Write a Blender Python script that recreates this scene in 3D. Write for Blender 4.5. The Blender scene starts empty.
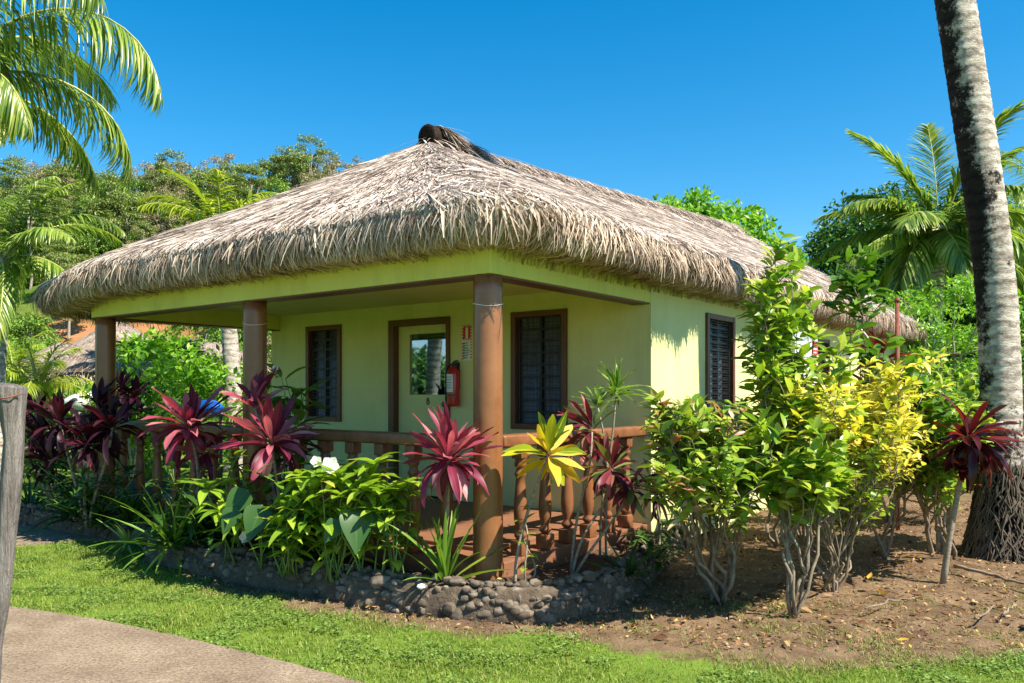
import bpy, math, random
import numpy as np
from mathutils import Vector, Matrix, noise

C = bpy.context.scene
COL = C.collection
RNG = np.random.default_rng(7)
random.seed(7)

# ------------------------------------------------------------------ camera, sky, sun, exposure
CAMZ, FPX, HZ = 1.55, 820.0, 393.0
cam = bpy.data.cameras.new("camera"); co = bpy.data.objects.new("camera", cam); COL.objects.link(co)
co.location = (0, 0, CAMZ); co.rotation_euler = (math.radians(90), 0, 0)
cam.sensor_width = 36; cam.lens = FPX / 1024 * 36; cam.shift_y = (HZ - 341.5) / 1024
cam.clip_start = 0.05; cam.clip_end = 3000
C.camera = co

SUN_EL = math.radians(52)
SX, SY = 0.845, -0.535                      # horizontal direction towards the sun
w = bpy.data.worlds.new("World"); C.world = w; w.use_nodes = True
nt = w.node_tree; nt.nodes.clear()
sky = nt.nodes.new("ShaderNodeTexSky"); sky.sky_type = 'NISHITA'; sky.sun_disc = False
sky.sun_elevation = SUN_EL; sky.sun_rotation = math.atan2(SX, SY)
sky.air_density = 1.0; sky.dust_density = 0.5; sky.ozone_density = 3.0; sky.altitude = 100
hs = nt.nodes.new("ShaderNodeHueSaturation"); hs.inputs['Saturation'].default_value = 1.46; hs.inputs['Hue'].default_value = 0.49
bg = nt.nodes.new("ShaderNodeBackground"); bg.inputs['Strength'].default_value = 0.088
wo = nt.nodes.new("ShaderNodeOutputWorld")
nt.links.new(sky.outputs[0], hs.inputs['Color']); nt.links.new(hs.outputs[0], bg.inputs['Color']); nt.links.new(bg.outputs[0], wo.inputs[0])
sun = bpy.data.lights.new("sun", 'SUN'); sun.energy = 4.9; sun.angle = math.radians(0.55); sun.color = (1.0, 0.91, 0.76)
so = bpy.data.objects.new("sun", sun); COL.objects.link(so)
sd = Vector((SX * math.cos(SUN_EL), SY * math.cos(SUN_EL), math.sin(SUN_EL)))
so.rotation_euler = sd.to_track_quat('Z', 'Y').to_euler()
vs = C.view_settings; vs.view_transform = 'Standard'; vs.look = 'None'; vs.exposure = 1.2; vs.gamma = 1; vs.use_curve_mapping = False
C.cycles.use_denoising = True
C.cycles.max_bounces = 7; C.cycles.diffuse_bounces = 4; C.cycles.transparent_max_bounces = 8; C.cycles.glossy_bounces = 3
C.cycles.sample_clamp_indirect = 6; C.cycles.caustics_reflective = False; C.cycles.caustics_refractive = False

# ------------------------------------------------------------------ helpers
def px(x, y, d):            # a point seen at photo position x,y standing d metres away
    return np.array([(x - 512) / FPX * d, d, CAMZ - (y - HZ) / FPX * d])
def nrm(v):
    return v / np.maximum(np.linalg.norm(v, axis=-1, keepdims=True), 1e-9)

class Geo:
    def __init__(s): s.V = []; s.Q = []; s.A = []; s.M = []; s.n = 0
    def add(s, V, Q, lf=None, mi=0):
        V = np.asarray(V, float).reshape(-1, 3); Q = np.asarray(Q, int).reshape(-1, 4)
        s.V.append(V); s.Q.append(Q + s.n); s.n += len(V)
        s.A.append(np.zeros((len(V), 3)) if lf is None else lf); s.M.append(np.full(len(Q), mi))
        return s
    def box(s, x0, x1, y0, y1, z0, z1, mi=0):
        V = [(x, y, z) for z in (z0, z1) for (x, y) in ((x0, y0), (x1, y0), (x1, y1), (x0, y1))]
        return s.add(V, [(0, 3, 2, 1), (4, 5, 6, 7), (0, 1, 5, 4), (1, 2, 6, 5), (2, 3, 7, 6), (3, 0, 4, 7)], mi=mi)
    def bbox(s, x0, x1, y0, y1, z0, z1, b=0.006, mi=0):     # box with chamfered edges
        bm = __import__('bmesh').new(); import bmesh
        bmesh.ops.create_cube(bm, size=1)
        for v in bm.verts:
            v.co = Vector(((x0 + x1) / 2 + v.co.x * (x1 - x0), (y0 + y1) / 2 + v.co.y * (y1 - y0), (z0 + z1) / 2 + v.co.z * (z1 - z0)))
        bmesh.ops.bevel(bm, geom=bm.edges[:], offset=b, segments=2, affect='EDGES', profile=0.6)
        bm.verts.index_update()
        V = np.array([v.co[:] for v in bm.verts])
        Q = []
        for f in bm.faces:
            ix = [v.index for v in f.verts]
            if len(ix) == 3: ix.append(ix[2]); Q.append(ix)
            elif len(ix) == 4: Q.append(ix)
        bm.free()
        return s.add(V, Q, mi=mi)
    def tube(s, P, R, n=8, cap=True, mi=0, jit=0):
        P = np.asarray(P, float); R = np.broadcast_to(np.asarray(R, float), (len(P),))
        T = np.gradient(P, axis=0); T = nrm(T)
        a = np.array([1, 0, 0]) if abs(T[0][0]) < 0.8 else np.array([0, 1, 0])
        U = [];
        u = nrm(np.cross(T[0], a))
        for t in T:
            u = nrm(u - t * np.dot(u, t)); U.append(u)
        U = np.array(U); Wv = np.cross(T, U)
        th = np.arange(n) / n * 2 * np.pi
        rr = R[:, None] * np.ones((1, n))
        if jit: rr = rr * (1 + RNG.normal(0, jit, rr.shape))
        V = P[:, None] + rr[..., None] * (np.cos(th)[None, :, None] * U[:, None] + np.sin(th)[None, :, None] * Wv[:, None])
        m = len(P)
        i = np.arange(m - 1)[:, None] * n; j = np.arange(n)[None]; k = (j + 1) % n
        Q = np.stack([i + j, i + k, i + n + k, i + n + j], -1).reshape(-1, 4)
        lf = np.stack(np.broadcast_arrays((th / 6.2832)[None], (np.arange(m) / m)[:, None], 0.0), -1).reshape(-1, 3)
        V = V.reshape(-1, 3)
        if cap:
            V = np.vstack([V, P[0], P[-1]]); c0 = m * n; lf = np.vstack([lf, [0, 0, 0], [0, 1, 0]])
            jj = np.arange(n); kk = (jj + 1) % n
            Q = np.vstack([Q, np.stack([kk, jj, np.full(n, c0), np.full(n, c0)], -1), np.stack([(m - 1) * n + jj, (m - 1) * n + kk, np.full(n, c0 + 1), np.full(n, c0 + 1)], -1)])
        return s.add(V, Q, lf, mi)
    def lathe(s, prof, n=16, c=(0, 0, 0), mi=0, square=None):
        P = np.array([(c[0], c[1], c[2] + z) for r, z in prof]); R = np.array([r for r, z in prof])
        th = np.arange(n) / n * 2 * np.pi
        V = P[:, None] + np.stack([R[:, None] * np.cos(th), R[:, None] * np.sin(th), np.zeros((len(R), n))], -1)
        m = len(P); i = np.arange(m - 1)[:, None] * n; j = np.arange(n)[None]; k = (j + 1) % n
        Q = np.stack([i + j, i + k, i + n + k, i + n + j], -1).reshape(-1, 4)
        V = np.vstack([V.reshape(-1, 3), P[0], P[-1]]); c0 = m * n; jj = np.arange(n); kk = (jj + 1) % n
        Q = np.vstack([Q, np.stack([kk, jj, np.full(n, c0), np.full(n, c0)], -1), np.stack([(m - 1) * n + jj, (m - 1) * n + kk, np.full(n, c0 + 1), np.full(n, c0 + 1)], -1)])
        return s.add(V, Q, mi=mi)
    def leaves(s, B, D, N, L, W, bend=0.5, fold=0.12, nseg=4, prof='lance', wave=0.0, mi=0):
        B = np.asarray(B, float).reshape(-1, 3); n = len(B)
        if n == 0: return s
        D = nrm(np.broadcast_to(np.asarray(D, float), (n, 3))); N = np.broadcast_to(np.asarray(N, float), (n, 3))
        N = nrm(N - D * np.sum(N * D, 1, keepdims=True)); S = np.cross(D, N)
        L = np.broadcast_to(L, (n,))[:, None]; W = np.broadcast_to(W, (n,))[:, None]
        a = np.broadcast_to(bend, (n,))[:, None].astype(float); a = np.where(np.abs(a) < 1e-3, 1e-3, a)
        t = np.linspace(0, 1, nseg + 1)[None]
        x = np.sin(a * t) / a; z = (1 - np.cos(a * t)) / a
        P = B[:, None] + (L * x)[..., None] * D[:, None] - (L * z)[..., None] * N[:, None]
        Nt = np.cos(a * t)[..., None] * N[:, None] + np.sin(a * t)[..., None] * D[:, None]
        tt = t[0]
        wp = {'lance': np.sin(np.pi * tt ** 0.75) * 0.97 + 0.03 + 0.14 * (1 - tt),
              'oval': np.sin(np.pi * np.clip(tt * 0.96 + 0.02, 0, 1)) ** 0.75,
              'strap': np.minimum(1, 0.55 + 3 * tt) * (1 - tt ** 3) ** 0.9 + 0.02,
              'leaflet': np.minimum(1, 0.35 + 5 * tt) * (1 - tt) ** 0.6 + 0.02,
              'heart': np.sin(np.pi * np.clip(tt ** 0.5, 0, 1)) * 0.95 + 0.05,
              'ti': np.interp(tt, [0, 0.12, 0.3, 0.6, 0.85, 1], [0.22, 0.30, 0.85, 1.0, 0.55, 0.02]),
              'petal': np.sin(np.pi * tt ** 1.6 * 0.93 + 0.1),
              'strand': 1 - 0.75 * tt ** 2}[prof]
        wp = np.maximum(wp, 0.02)[None]
        hw = W * wp / 2
        if wave:
            ph = RNG.uniform(0, 6.28, (n, 1)); Nt_off = np.sin(ph + t * 9) * wave * L
        else: Nt_off = 0 * t
        E = np.stack([-np.ones_like(wp), np.zeros_like(wp), np.ones_like(wp)], 0)
        V = np.stack([P + S[:, None] * (e * hw)[..., None] + Nt * ((abs(e) * hw * fold * 2) + e * Nt_off)[..., None] for e in (-1, 0, 1)], 2)   # n, k, 3, 3
        k = nseg + 1
        base = (np.arange(n) * k * 3)[:, None, None]; r = (np.arange(nseg) * 3)[None, :, None]; c = np.arange(2)[None, None]
        q0 = base + r + c
        Q = np.stack([q0, q0 + 1, q0 + 4, q0 + 3], -1).reshape(-1, 4)
        u = np.array([0, 0.5, 1.0])[None, None]; lf = np.zeros((n, k, 3, 3)); lf[..., 0] = u; lf[..., 1] = t[..., None]; lf[..., 2] = RNG.random((n, 1, 1))
        return s.add(V.reshape(-1, 3), Q, lf.reshape(-1, 3), mi)
    def build(s, name, mats, parent=None, smooth=True):
        V = np.vstack(s.V).astype(np.float32); Q = np.vstack(s.Q).astype(np.int32); A = np.vstack(s.A).astype(np.float32); M = np.concatenate(s.M).astype(np.int32)
        tri = (Q[:, 2] == Q[:, 3])
        me = bpy.data.meshes.new(name)
        me.vertices.add(len(V)); me.vertices.foreach_set('co', V.ravel())
        tot = np.where(tri, 3, 4).astype(np.int32); st = np.concatenate([[0], np.cumsum(tot)[:-1]]).astype(np.int32)
        keep = np.ones(Q.shape, bool); keep[tri, 3] = False
        me.loops.add(int(tot.sum())); me.loops.foreach_set('vertex_index', Q[keep].ravel())
        me.polygons.add(len(Q)); me.polygons.foreach_set('loop_start', st)
        try: me.polygons.foreach_set('loop_total', tot)
        except Exception: pass
        me.polygons.foreach_set('material_index', M)
        me.polygons.foreach_set('use_smooth', np.full(len(Q), smooth))
        at = me.attributes.new('lf', 'FLOAT_VECTOR', 'POINT'); at.data.foreach_set('vector', A.ravel())
        for m in (mats if isinstance(mats, (list, tuple)) else [mats]): me.materials.append(m)
        me.update(calc_edges=True)
        o = bpy.data.objects.new(name, me); COL.objects.link(o)
        if parent is not None: o.parent = parent
        return o

def tag(o, label=None, cat=None, group=None, kind=None):
    if label: o['label'] = label
    if cat: o['category'] = cat
    if group: o['group'] = group
    if kind: o['kind'] = kind
    return o
def empty(name, loc, label, cat, group=None, rz=0):
    o = bpy.data.objects.new(name, None); COL.objects.link(o); o.empty_display_size = 0.1
    o.location = loc; o.rotation_euler = (0, 0, rz)
    return tag(o, label, cat, group)
def copy_tree(o, parent=None):
    c = o.copy(); COL.objects.link(c)
    if parent is not None: c.parent = parent
    for ch in list(o.children): copy_tree(ch, c)
    return c

# ------------------------------------------------------------------ materials
def new_mat(name):
    m = bpy.data.materials.new(name); m.use_nodes = True
    t = m.node_tree; b = t.nodes['Principled BSDF']; return m, t, b
def ramp(t, stops, interp='LINEAR'):
    r = t.nodes.new('ShaderNodeValToRGB'); cr = r.color_ramp; cr.interpolation = interp
    while len(cr.elements) < len(stops): cr.elements.new(0.5)
    for e, (p, c) in zip(cr.elements, stops): e.position = p; e.color = (*c, 1)
    return r
def tex(t, scale, detail=5, rough=0.6, sv=None, coord='Object'):
    tc = t.nodes.new('ShaderNodeTexCoord'); n = t.nodes.new('ShaderNodeTexNoise')
    n.inputs['Scale'].default_value = scale; n.inputs['Detail'].default_value = detail; n.inputs['Roughness'].default_value = rough
    if sv:
        mp = t.nodes.new('ShaderNodeMapping'); mp.inputs['Scale'].default_value = sv
        t.links.new(tc.outputs[coord], mp.inputs[0]); t.links.new(mp.outputs[0], n.inputs['Vector'])
    else: t.links.new(tc.outputs[coord], n.inputs['Vector'])
    return n
def pmat(name, stops, scale=6, rough=0.7, bump=0.0, bscale=None, spec=0.4, sv=None, detail=6, bdist=0.01):
    m, t, b = new_mat(name)
    n = tex(t, scale, detail, 0.62, sv); r = ramp(t, stops)
    t.links.new(n.outputs[0], r.inputs[0]); t.links.new(r.outputs[0], b.inputs['Base Color'])
    b.inputs['Roughness'].default_value = rough; b.inputs['Specular IOR Level'].default_value = spec
    if bump:
        n2 = tex(t, bscale or scale * 4, 6, 0.65, sv); bp = t.nodes.new('ShaderNodeBump')
        bp.inputs['Strength'].default_value = bump; bp.inputs['Distance'].default_value = bdist
        t.links.new(n2.outputs[0], bp.inputs['Height']); t.links.new(bp.outputs[0], b.inputs['Normal'])
    return m
def leafmat(name, stops, trans=0.35, rough=0.38, rib=None, ribw=0.12, tip=None, spec=0.45, mott=0.0, tmul=(1.25, 1.3, 0.7)):
    m, t, b = new_mat(name)
    ge = t.nodes.new('ShaderNodeNewGeometry'); r = ramp(t, stops); t.links.new(ge.outputs['Random Per Island'], r.inputs[0])
    colr = r.outputs[0]
    at = t.nodes.new('ShaderNodeAttribute'); at.attribute_name = 'lf'
    sp = t.nodes.new('ShaderNodeSeparateXYZ'); t.links.new(at.outputs['Vector'], sp.inputs[0])
    def mixc(f, a, c):
        mx = t.nodes.new('ShaderNodeMix'); mx.data_type = 'RGBA'; mx.clamp_factor = True
        t.links.new(f, mx.inputs[0]); t.links.new(a, mx.inputs[6])
        if isinstance(c, tuple): mx.inputs[7].default_value = (*c, 1)
        else: t.links.new(c, mx.inputs[7])
        return mx.outputs[2]
    def math_(op, a, v=None, c=None):
        n = t.nodes.new('ShaderNodeMath'); n.operation = op; t.links.new(a, n.inputs[0])
        if v is not None: n.inputs[1].default_value = v
        if c is not None: t.links.new(c, n.inputs[1])
        return n.outputs[0]
    if mott:
        n = tex(t, 18, 4, 0.6); f = math_('MULTIPLY', n.outputs[0], mott)
        hv = t.nodes.new('ShaderNodeHueSaturation'); hv.inputs['Value'].default_value = 0.45; t.links.new(colr, hv.inputs['Color'])
        colr = mixc(f, colr, hv.outputs[0])
    if tip: colr = mixc(math_('POWER', sp.outputs[1], 3.0), colr, tip)
    if rib:
        d = math_('ABSOLUTE', math_('SUBTRACT', sp.outputs[0], 0.5)); f = math_('SUBTRACT', math_('DIVIDE', d, ribw), 1.0)
        f2 = math_('MULTIPLY', f, -0.75); colr = mixc(f2, colr, rib)
    t.links.new(colr, b.inputs['Base Color']); b.inputs['Roughness'].default_value = rough; b.inputs['Specular IOR Level'].default_value = spec
    tr = t.nodes.new('ShaderNodeBsdfTranslucent')
    mu = t.nodes.new('ShaderNodeMix'); mu.data_type = 'RGBA'; mu.blend_type = 'MULTIPLY'; mu.inputs[0].default_value = 1; t.links.new(colr, mu.inputs[6]); mu.inputs[7].default_value = (*tmul, 1)
    t.links.new(mu.outputs[2], tr.inputs['Color'])
    ms = t.nodes.new('ShaderNodeMixShader'); ms.inputs[0].default_value = trans
    t.links.new(b.outputs[0], ms.inputs[1]); t.links.new(tr.outputs[0], ms.inputs[2])
    t.links.new(ms.outputs[0], t.nodes['Material Output'].inputs[0])
    return m

def weathered(m, blot=0.35, dark=0.72):
    t = m.node_tree; b = t.nodes['Principled BSDF']; src = b.inputs['Base Color'].links[0].from_socket
    n1 = tex(t, 0.9, 9, 0.72); n2 = tex(t, 7, 6, 0.7, sv=(1, 1, 0.10))
    mu = t.nodes.new('ShaderNodeMath'); mu.operation = 'MULTIPLY'; t.links.new(n1.outputs[0], mu.inputs[0]); t.links.new(n2.outputs[0], mu.inputs[1])
    r = ramp(t, [(0.24, (0, 0, 0)), (0.42, (blot, blot, blot))]); t.links.new(mu.outputs[0], r.inputs[0])
    mx = t.nodes.new('ShaderNodeMix'); mx.data_type = 'RGBA'; mx.blend_type = 'MULTIPLY'; t.links.new(r.outputs[0], mx.inputs[0]); t.links.new(src, mx.inputs[6]); mx.inputs[7].default_value = (dark, dark * 0.97, dark * 0.86, 1)
    t.links.new(mx.outputs[2], b.inputs['Base Color'])
G_ = lambda *a: a
M = {}
M['wall'] = pmat('wall_paint', [(0.28, (0.59, 0.61, 0.265)), (0.5, (0.65, 0.67, 0.30)), (0.75, (0.69, 0.71, 0.335))], 1.6, 0.75, 0.06, 60, 0.3)
M['fascia'] = pmat('fascia_paint', [(0.3, (0.58, 0.585, 0.12)), (0.7, (0.65, 0.655, 0.155))], 3, 0.6, 0.05, 40)
M['ceil'] = pmat('ceiling_paint', [(0.3, (0.60, 0.62, 0.24)), (0.7, (0.66, 0.68, 0.29))], 3, 0.7)
M['brown'] = pmat('brown_paint', [(0.3, (0.105, 0.042, 0.018)), (0.7, (0.14, 0.058, 0.026))], 4, 0.45, 0.05, 30)
M['column'] = pmat('terracotta_paint', [(0.25, (0.18, 0.072, 0.028)), (0.5, (0.235, 0.098, 0.04)), (0.75, (0.265, 0.118, 0.052))], 5, 0.26, 0.05, 14, 0.5)
M['rail'] = pmat('rail_paint', [(0.22, (0.12, 0.05, 0.024)), (0.45, (0.21, 0.085, 0.036)), (0.75, (0.28, 0.12, 0.056))], 9, 0.36, 0.12, 30, 0.45)
M['floor'] = pmat('veranda_floor_paint', [(0.25, (0.17, 0.075, 0.04)), (0.75, (0.25, 0.115, 0.062))], 4, 0.6, 0.1, 30)
M['dark'] = pmat('dark_interior', [(0.3, (0.03, 0.03, 0.035)), (0.7, (0.045, 0.045, 0.05))], 3, 0.8)  # near black: the darkness of unlit rooms put into the colour
M['curtain'] = pmat('window_curtain', [(0.3, (0.16, 0.17, 0.20)), (0.7, (0.50, 0.50, 0.52))], 9, 0.9, sv=(3, 3, 0.15))
M['lace'] = pmat('pale_curtain', [(0.3, (0.66, 0.67, 0.67)), (0.7, (0.82, 0.82, 0.81))], 14, 0.9, sv=(4, 4, 0.2))
M['black'] = pmat('black_metal', [(0.3, (0.012, 0.012, 0.013)), (0.7, (0.03, 0.03, 0.032))], 20, 0.4)
M['steel'] = pmat('door_hardware', [(0.3, (0.10, 0.09, 0.07)), (0.7, (0.2, 0.18, 0.14))], 20, 0.3)
M['red'] = pmat('extinguisher_red', [(0.3, (0.40, 0.010, 0.018)), (0.7, (0.47, 0.014, 0.024))], 8, 0.22, spec=0.6)
M['white'] = pmat('white_paint', [(0.3, (0.68, 0.70, 0.72)), (0.7, (0.78, 0.79, 0.80))], 6, 0.5)
M['signred'] = pmat('sign_red', [(0.3, (0.50, 0.02, 0.03)), (0.7, (0.56, 0.03, 0.04))], 6, 0.4)
M['signdark'] = pmat('sign_dark_green', [(0.3, (0.02, 0.05, 0.04)), (0.7, (0.03, 0.07, 0.05))], 6, 0.4)
M['rust'] = pmat('rusty_steel', [(0.3, (0.12, 0.035, 0.02)), (0.7, (0.26, 0.09, 0.05))], 20, 0.85, 0.3, 60)
M['blue'] = pmat('blue_tarp', [(0.3, (0.01, 0.10, 0.5)), (0.7, (0.02, 0.16, 0.65))], 5, 0.4)
M['mortar'] = pmat('old_mortar', [(0.25, (0.065, 0.048, 0.034)), (0.75, (0.19, 0.145, 0.105))], 9, 0.95, 0.8, 40, 0.1, bdist=0.03)
M['soil'] = pmat('bed_soil', [(0.25, (0.055, 0.034, 0.022)), (0.75, (0.15, 0.098, 0.064))], 6, 0.95, 0.9, 40, 0.1, bdist=0.03)
M['log'] = pmat('ridge_log_end', [(0.3, (0.012, 0.009, 0.008)), (0.7, (0.05, 0.035, 0.028))], 30, 0.9, 0.8, 50, 0.1)

weathered(M['wall'], 0.3, 0.66); weathered(M['fascia'], 0.5, 0.6); weathered(M['column'], 0.8, 0.5); weathered(M['rail'], 0.8, 0.45)
def glass(name, mixf=0.35, tint=(0.75, 0.85, 0.9), ro=0.02, gc=(0.62, 0.74, 0.85)):
    m, t, b = new_mat(name)
    g = t.nodes.new('ShaderNodeBsdfGlossy'); g.inputs['Roughness'].default_value = ro; g.inputs['Color'].default_value = (*gc, 1)
    tr = t.nodes.new('ShaderNodeBsdfTransparent'); tr.inputs[0].default_value = (*tint, 1)
    lw_ = t.nodes.new('ShaderNodeLayerWeight'); fr = t.nodes.new('ShaderNodeMath'); fr.operation = 'POWER'; t.links.new(lw_.outputs['Facing'], fr.inputs[0]); fr.inputs[1].default_value = 4.0
    ad = t.nodes.new('ShaderNodeMath'); ad.operation = 'ADD'; ad.use_clamp = True; t.links.new(fr.outputs[0], ad.inputs[0]); ad.inputs[1].default_value = mixf
    ms = t.nodes.new('ShaderNodeMixShader'); t.links.new(ad.outputs[0], ms.inputs[0]); t.links.new(tr.outputs[0], ms.inputs[1]); t.links.new(g.outputs[0], ms.inputs[2])
    t.links.new(ms.outputs[0], t.nodes['Material Output'].inputs[0]); return m
M['glass'] = glass('door_glass', 0.36, (0.75, 0.85, 0.9)); M['louvre'] = glass('louvre_glass', 0.03, (0.62, 0.65, 0.7), 0.12, (0.35, 0.4, 0.5))

def thatchmat(name, stops, rough=0.85):
    m, t, b = new_mat(name)
    ge = t.nodes.new('ShaderNodeNewGeometry'); n = tex(t, 1.3, 4, 0.6); r = ramp(t, stops)
    mu = t.nodes.new('ShaderNodeMath'); mu.operation = 'MULTIPLY_ADD'; t.links.new(n.outputs[0], mu.inputs[0]); mu.inputs[1].default_value = 0.7
    m2 = t.nodes.new('ShaderNodeMath'); m2.operation = 'MULTIPLY_ADD'; t.links.new(ge.outputs['Random Per Island'], m2.inputs[0]); m2.inputs[1].default_value = 0.72; m2.inputs[2].default_value = -0.22
    t.links.new(m2.outputs[0], mu.inputs[2]); t.links.new(mu.outputs[0], r.inputs[0])
    t.links.new(r.outputs[0], b.inputs['Base Color']); b.inputs['Roughness'].default_value = rough; b.inputs['Specular IOR Level'].default_value = 0.2
    tr = t.nodes.new('ShaderNodeBsdfTranslucent'); t.links.new(r.outputs[0], tr.inputs[0])
    ms = t.nodes.new('ShaderNodeMixShader'); ms.inputs[0].default_value = 0.15; t.links.new(b.outputs[0], ms.inputs[1]); t.links.new(tr.outputs[0], ms.inputs[2])
    t.links.new(ms.outputs[0], t.nodes['Material Output'].inputs[0]); return m
M['thatch'] = thatchmat('dry_palm_thatch', [(0.0, (0.08, 0.050, 0.035)), (0.2, (0.22, 0.155, 0.115)), (0.45, (0.43, 0.335, 0.265)), (0.7, (0.63, 0.50, 0.385)), (1.0, (0.82, 0.71, 0.58))])
M['thatch_base'] = pmat('thatch_under_layer', [(0.3, (0.10, 0.072, 0.052)), (0.7, (0.24, 0.18, 0.13))], 10, 0.95, 0.8, 60, 0.1, bdist=0.03)
M['thatch_top'] = thatchmat('sun_bleached_thatch', [(0.0, (0.09, 0.065, 0.052)), (0.22, (0.26, 0.205, 0.17)), (0.45, (0.45, 0.38, 0.33)), (0.7, (0.62, 0.54, 0.48)), (1.0, (0.80, 0.73, 0.67))])
M['oldthatch'] = thatchmat('weathered_thatch', [(0.0, (0.13, 0.10, 0.08)), (0.4, (0.28, 0.22, 0.18)), (0.75, (0.40, 0.33, 0.27)), (1.0, (0.52, 0.44, 0.37))])

GREEN = [(0.0, (0.045, 0.12, 0.014)), (0.5, (0.085, 0.20, 0.018)), (1.0, (0.16, 0.30, 0.028))]
M['lf_green'] = leafmat('shrub_leaf', GREEN, 0.35, 0.35, rib=(0.16, 0.28, 0.05), ribw=0.06)
M['lf_bright'] = leafmat('bright_leaf', [(0, (0.10, 0.22, 0.02)), (0.45, (0.22, 0.36, 0.03)), (0.8, (0.36, 0.46, 0.05)), (1, (0.50, 0.54, 0.09))], 0.4, 0.35, rib=(0.35, 0.45, 0.08), ribw=0.06)
M['lf_gold'] = leafmat('golden_leaf', [(0, (0.24, 0.34, 0.03)), (0.2, (0.44, 0.48, 0.04)), (0.5, (0.66, 0.58, 0.06)), (0.85, (0.76, 0.64, 0.10)), (1, (0.78, 0.68, 0.24))], 0.4, 0.4)
M['lf_lime'] = leafmat('lime_leaf', [(0, (0.14, 0.28, 0.02)), (0.5, (0.27, 0.42, 0.03)), (0.9, (0.42, 0.52, 0.06)), (1, (0.48, 0.44, 0.08))], 0.4, 0.35, rib=(0.5, 0.55, 0.14), ribw=0.07)
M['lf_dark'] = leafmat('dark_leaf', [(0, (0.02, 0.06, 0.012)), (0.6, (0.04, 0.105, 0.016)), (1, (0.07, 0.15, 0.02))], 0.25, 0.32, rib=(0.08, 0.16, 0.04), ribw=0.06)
M['lf_strap'] = leafmat('strap_leaf', [(0, (0.10, 0.22, 0.025)), (0.6, (0.17, 0.31, 0.035)), (1, (0.30, 0.40, 0.06))], 0.35, 0.35)
M['lf_stripe'] = leafmat('striped_leaf', [(0, (0.12, 0.24, 0.04)), (1, (0.22, 0.34, 0.06))], 0.3, 0.4, rib=(0.55, 0.58, 0.35), ribw=0.16)
M['lf_ti'] = leafmat('ti_leaf_pink', [(0, (0.08, 0.014, 0.03)), (0.25, (0.20, 0.028, 0.065)), (0.5, (0.42, 0.08, 0.13)), (0.75, (0.60, 0.21, 0.24)), (1, (0.72, 0.40, 0.36))], 0.3, 0.45, rib=(0.40, 0.06, 0.11), ribw=0.07, tmul=(1.5, 0.7, 0.8), mott=0.5, spec=0.3)  # leaf's own pinks, pushed pinker to paint in reflected sky
M['lf_tidark'] = leafmat('ti_leaf_maroon', [(0, (0.022, 0.008, 0.014)), (0.6, (0.06, 0.011, 0.024)), (0.9, (0.13, 0.018, 0.045)), (1, (0.32, 0.05, 0.08))], 0.28, 0.45, tmul=(1.8, 0.6, 0.8), mott=0.4, spec=0.3)
M['lf_tired'] = leafmat('ti_leaf_red', [(0, (0.045, 0.010, 0.012)), (0.6, (0.095, 0.015, 0.02)), (1, (0.22, 0.045, 0.04))], 0.35, 0.32, tmul=(1.7, 0.7, 0.6), mott=0.4)
M['lf_timix'] = leafmat('ti_leaf_mixed', [(0, (0.05, 0.012, 0.022)), (0.4, (0.15, 0.022, 0.04)), (0.6, (0.32, 0.08, 0.09)), (0.72, (0.09, 0.16, 0.03)), (1, (0.22, 0.30, 0.08))], 0.3, 0.45, tmul=(1.4, 0.8, 0.7), spec=0.3)
M['lf_croton'] = leafmat('croton_leaf', [(0, (0.03, 0.07, 0.012)), (0.2, (0.10, 0.20, 0.015)), (0.42, (0.36, 0.42, 0.02)), (0.6, (0.70, 0.56, 0.02)), (0.8, (0.76, 0.44, 0.05)), (1, (0.78, 0.70, 0.25))], 0.35, 0.3, rib=(0.75, 0.62, 0.06), ribw=0.10)
M['lf_variegated'] = leafmat('variegated_leaf', [(0, (0.13, 0.24, 0.025)), (0.45, (0.28, 0.40, 0.045)), (0.72, (0.36, 0.40, 0.06)), (0.80, (0.34, 0.10, 0.06)), (0.9, (0.5, 0.28, 0.18)), (1, (0.6, 0.55, 0.3))], 0.3, 0.35)
M['lf_palm'] = leafmat('palm_leaflet', [(0, (0.07, 0.15, 0.02)), (0.4, (0.16, 0.27, 0.035)), (0.8, (0.32, 0.41, 0.07)), (1, (0.46, 0.50, 0.15))], 0.38, 0.3, spec=0.6)
M['lf_palmy'] = leafmat('young_palm_leaflet', [(0, (0.20, 0.30, 0.02)), (0.5, (0.33, 0.42, 0.03)), (1, (0.50, 0.52, 0.06))], 0.4, 0.32, spec=0.6)
M['lf_palmd'] = leafmat('shaded_palm_leaflet', [(0, (0.03, 0.075, 0.012)), (0.6, (0.07, 0.14, 0.02)), (1, (0.17, 0.24, 0.04))], 0.32, 0.3, spec=0.6)  # darker copy of the palm leaflet, shade put into its colour
M['lf_hill1'] = leafmat('hill_leaf_olive', [(0, (0.096, 0.149, 0.035)), (0.5, (0.175, 0.245, 0.049)), (1, (0.298, 0.350, 0.088))], 0.25, 0.55)
M['lf_hill2'] = leafmat('hill_leaf_green', [(0, (0.080, 0.176, 0.026)), (0.5, (0.160, 0.288, 0.038)), (1, (0.288, 0.432, 0.064))], 0.3, 0.5)
M['lf_hill3'] = leafmat('hill_leaf_brown', [(0, (0.192, 0.160, 0.080)), (0.5, (0.272, 0.240, 0.120)), (1, (0.416, 0.352, 0.192))], 0.2, 0.6)
M['lf_mango'] = leafmat('mango_leaf', [(0, (0.027, 0.075, 0.018)), (0.6, (0.060, 0.150, 0.024)), (1, (0.180, 0.330, 0.038))], 0.28, 0.4)
M['lf_treeb'] = leafmat('vivid_tree_leaf', [(0, (0.088, 0.237, 0.015)), (0.5, (0.163, 0.375, 0.020)), (1, (0.325, 0.525, 0.037))], 0.38, 0.45)
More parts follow.
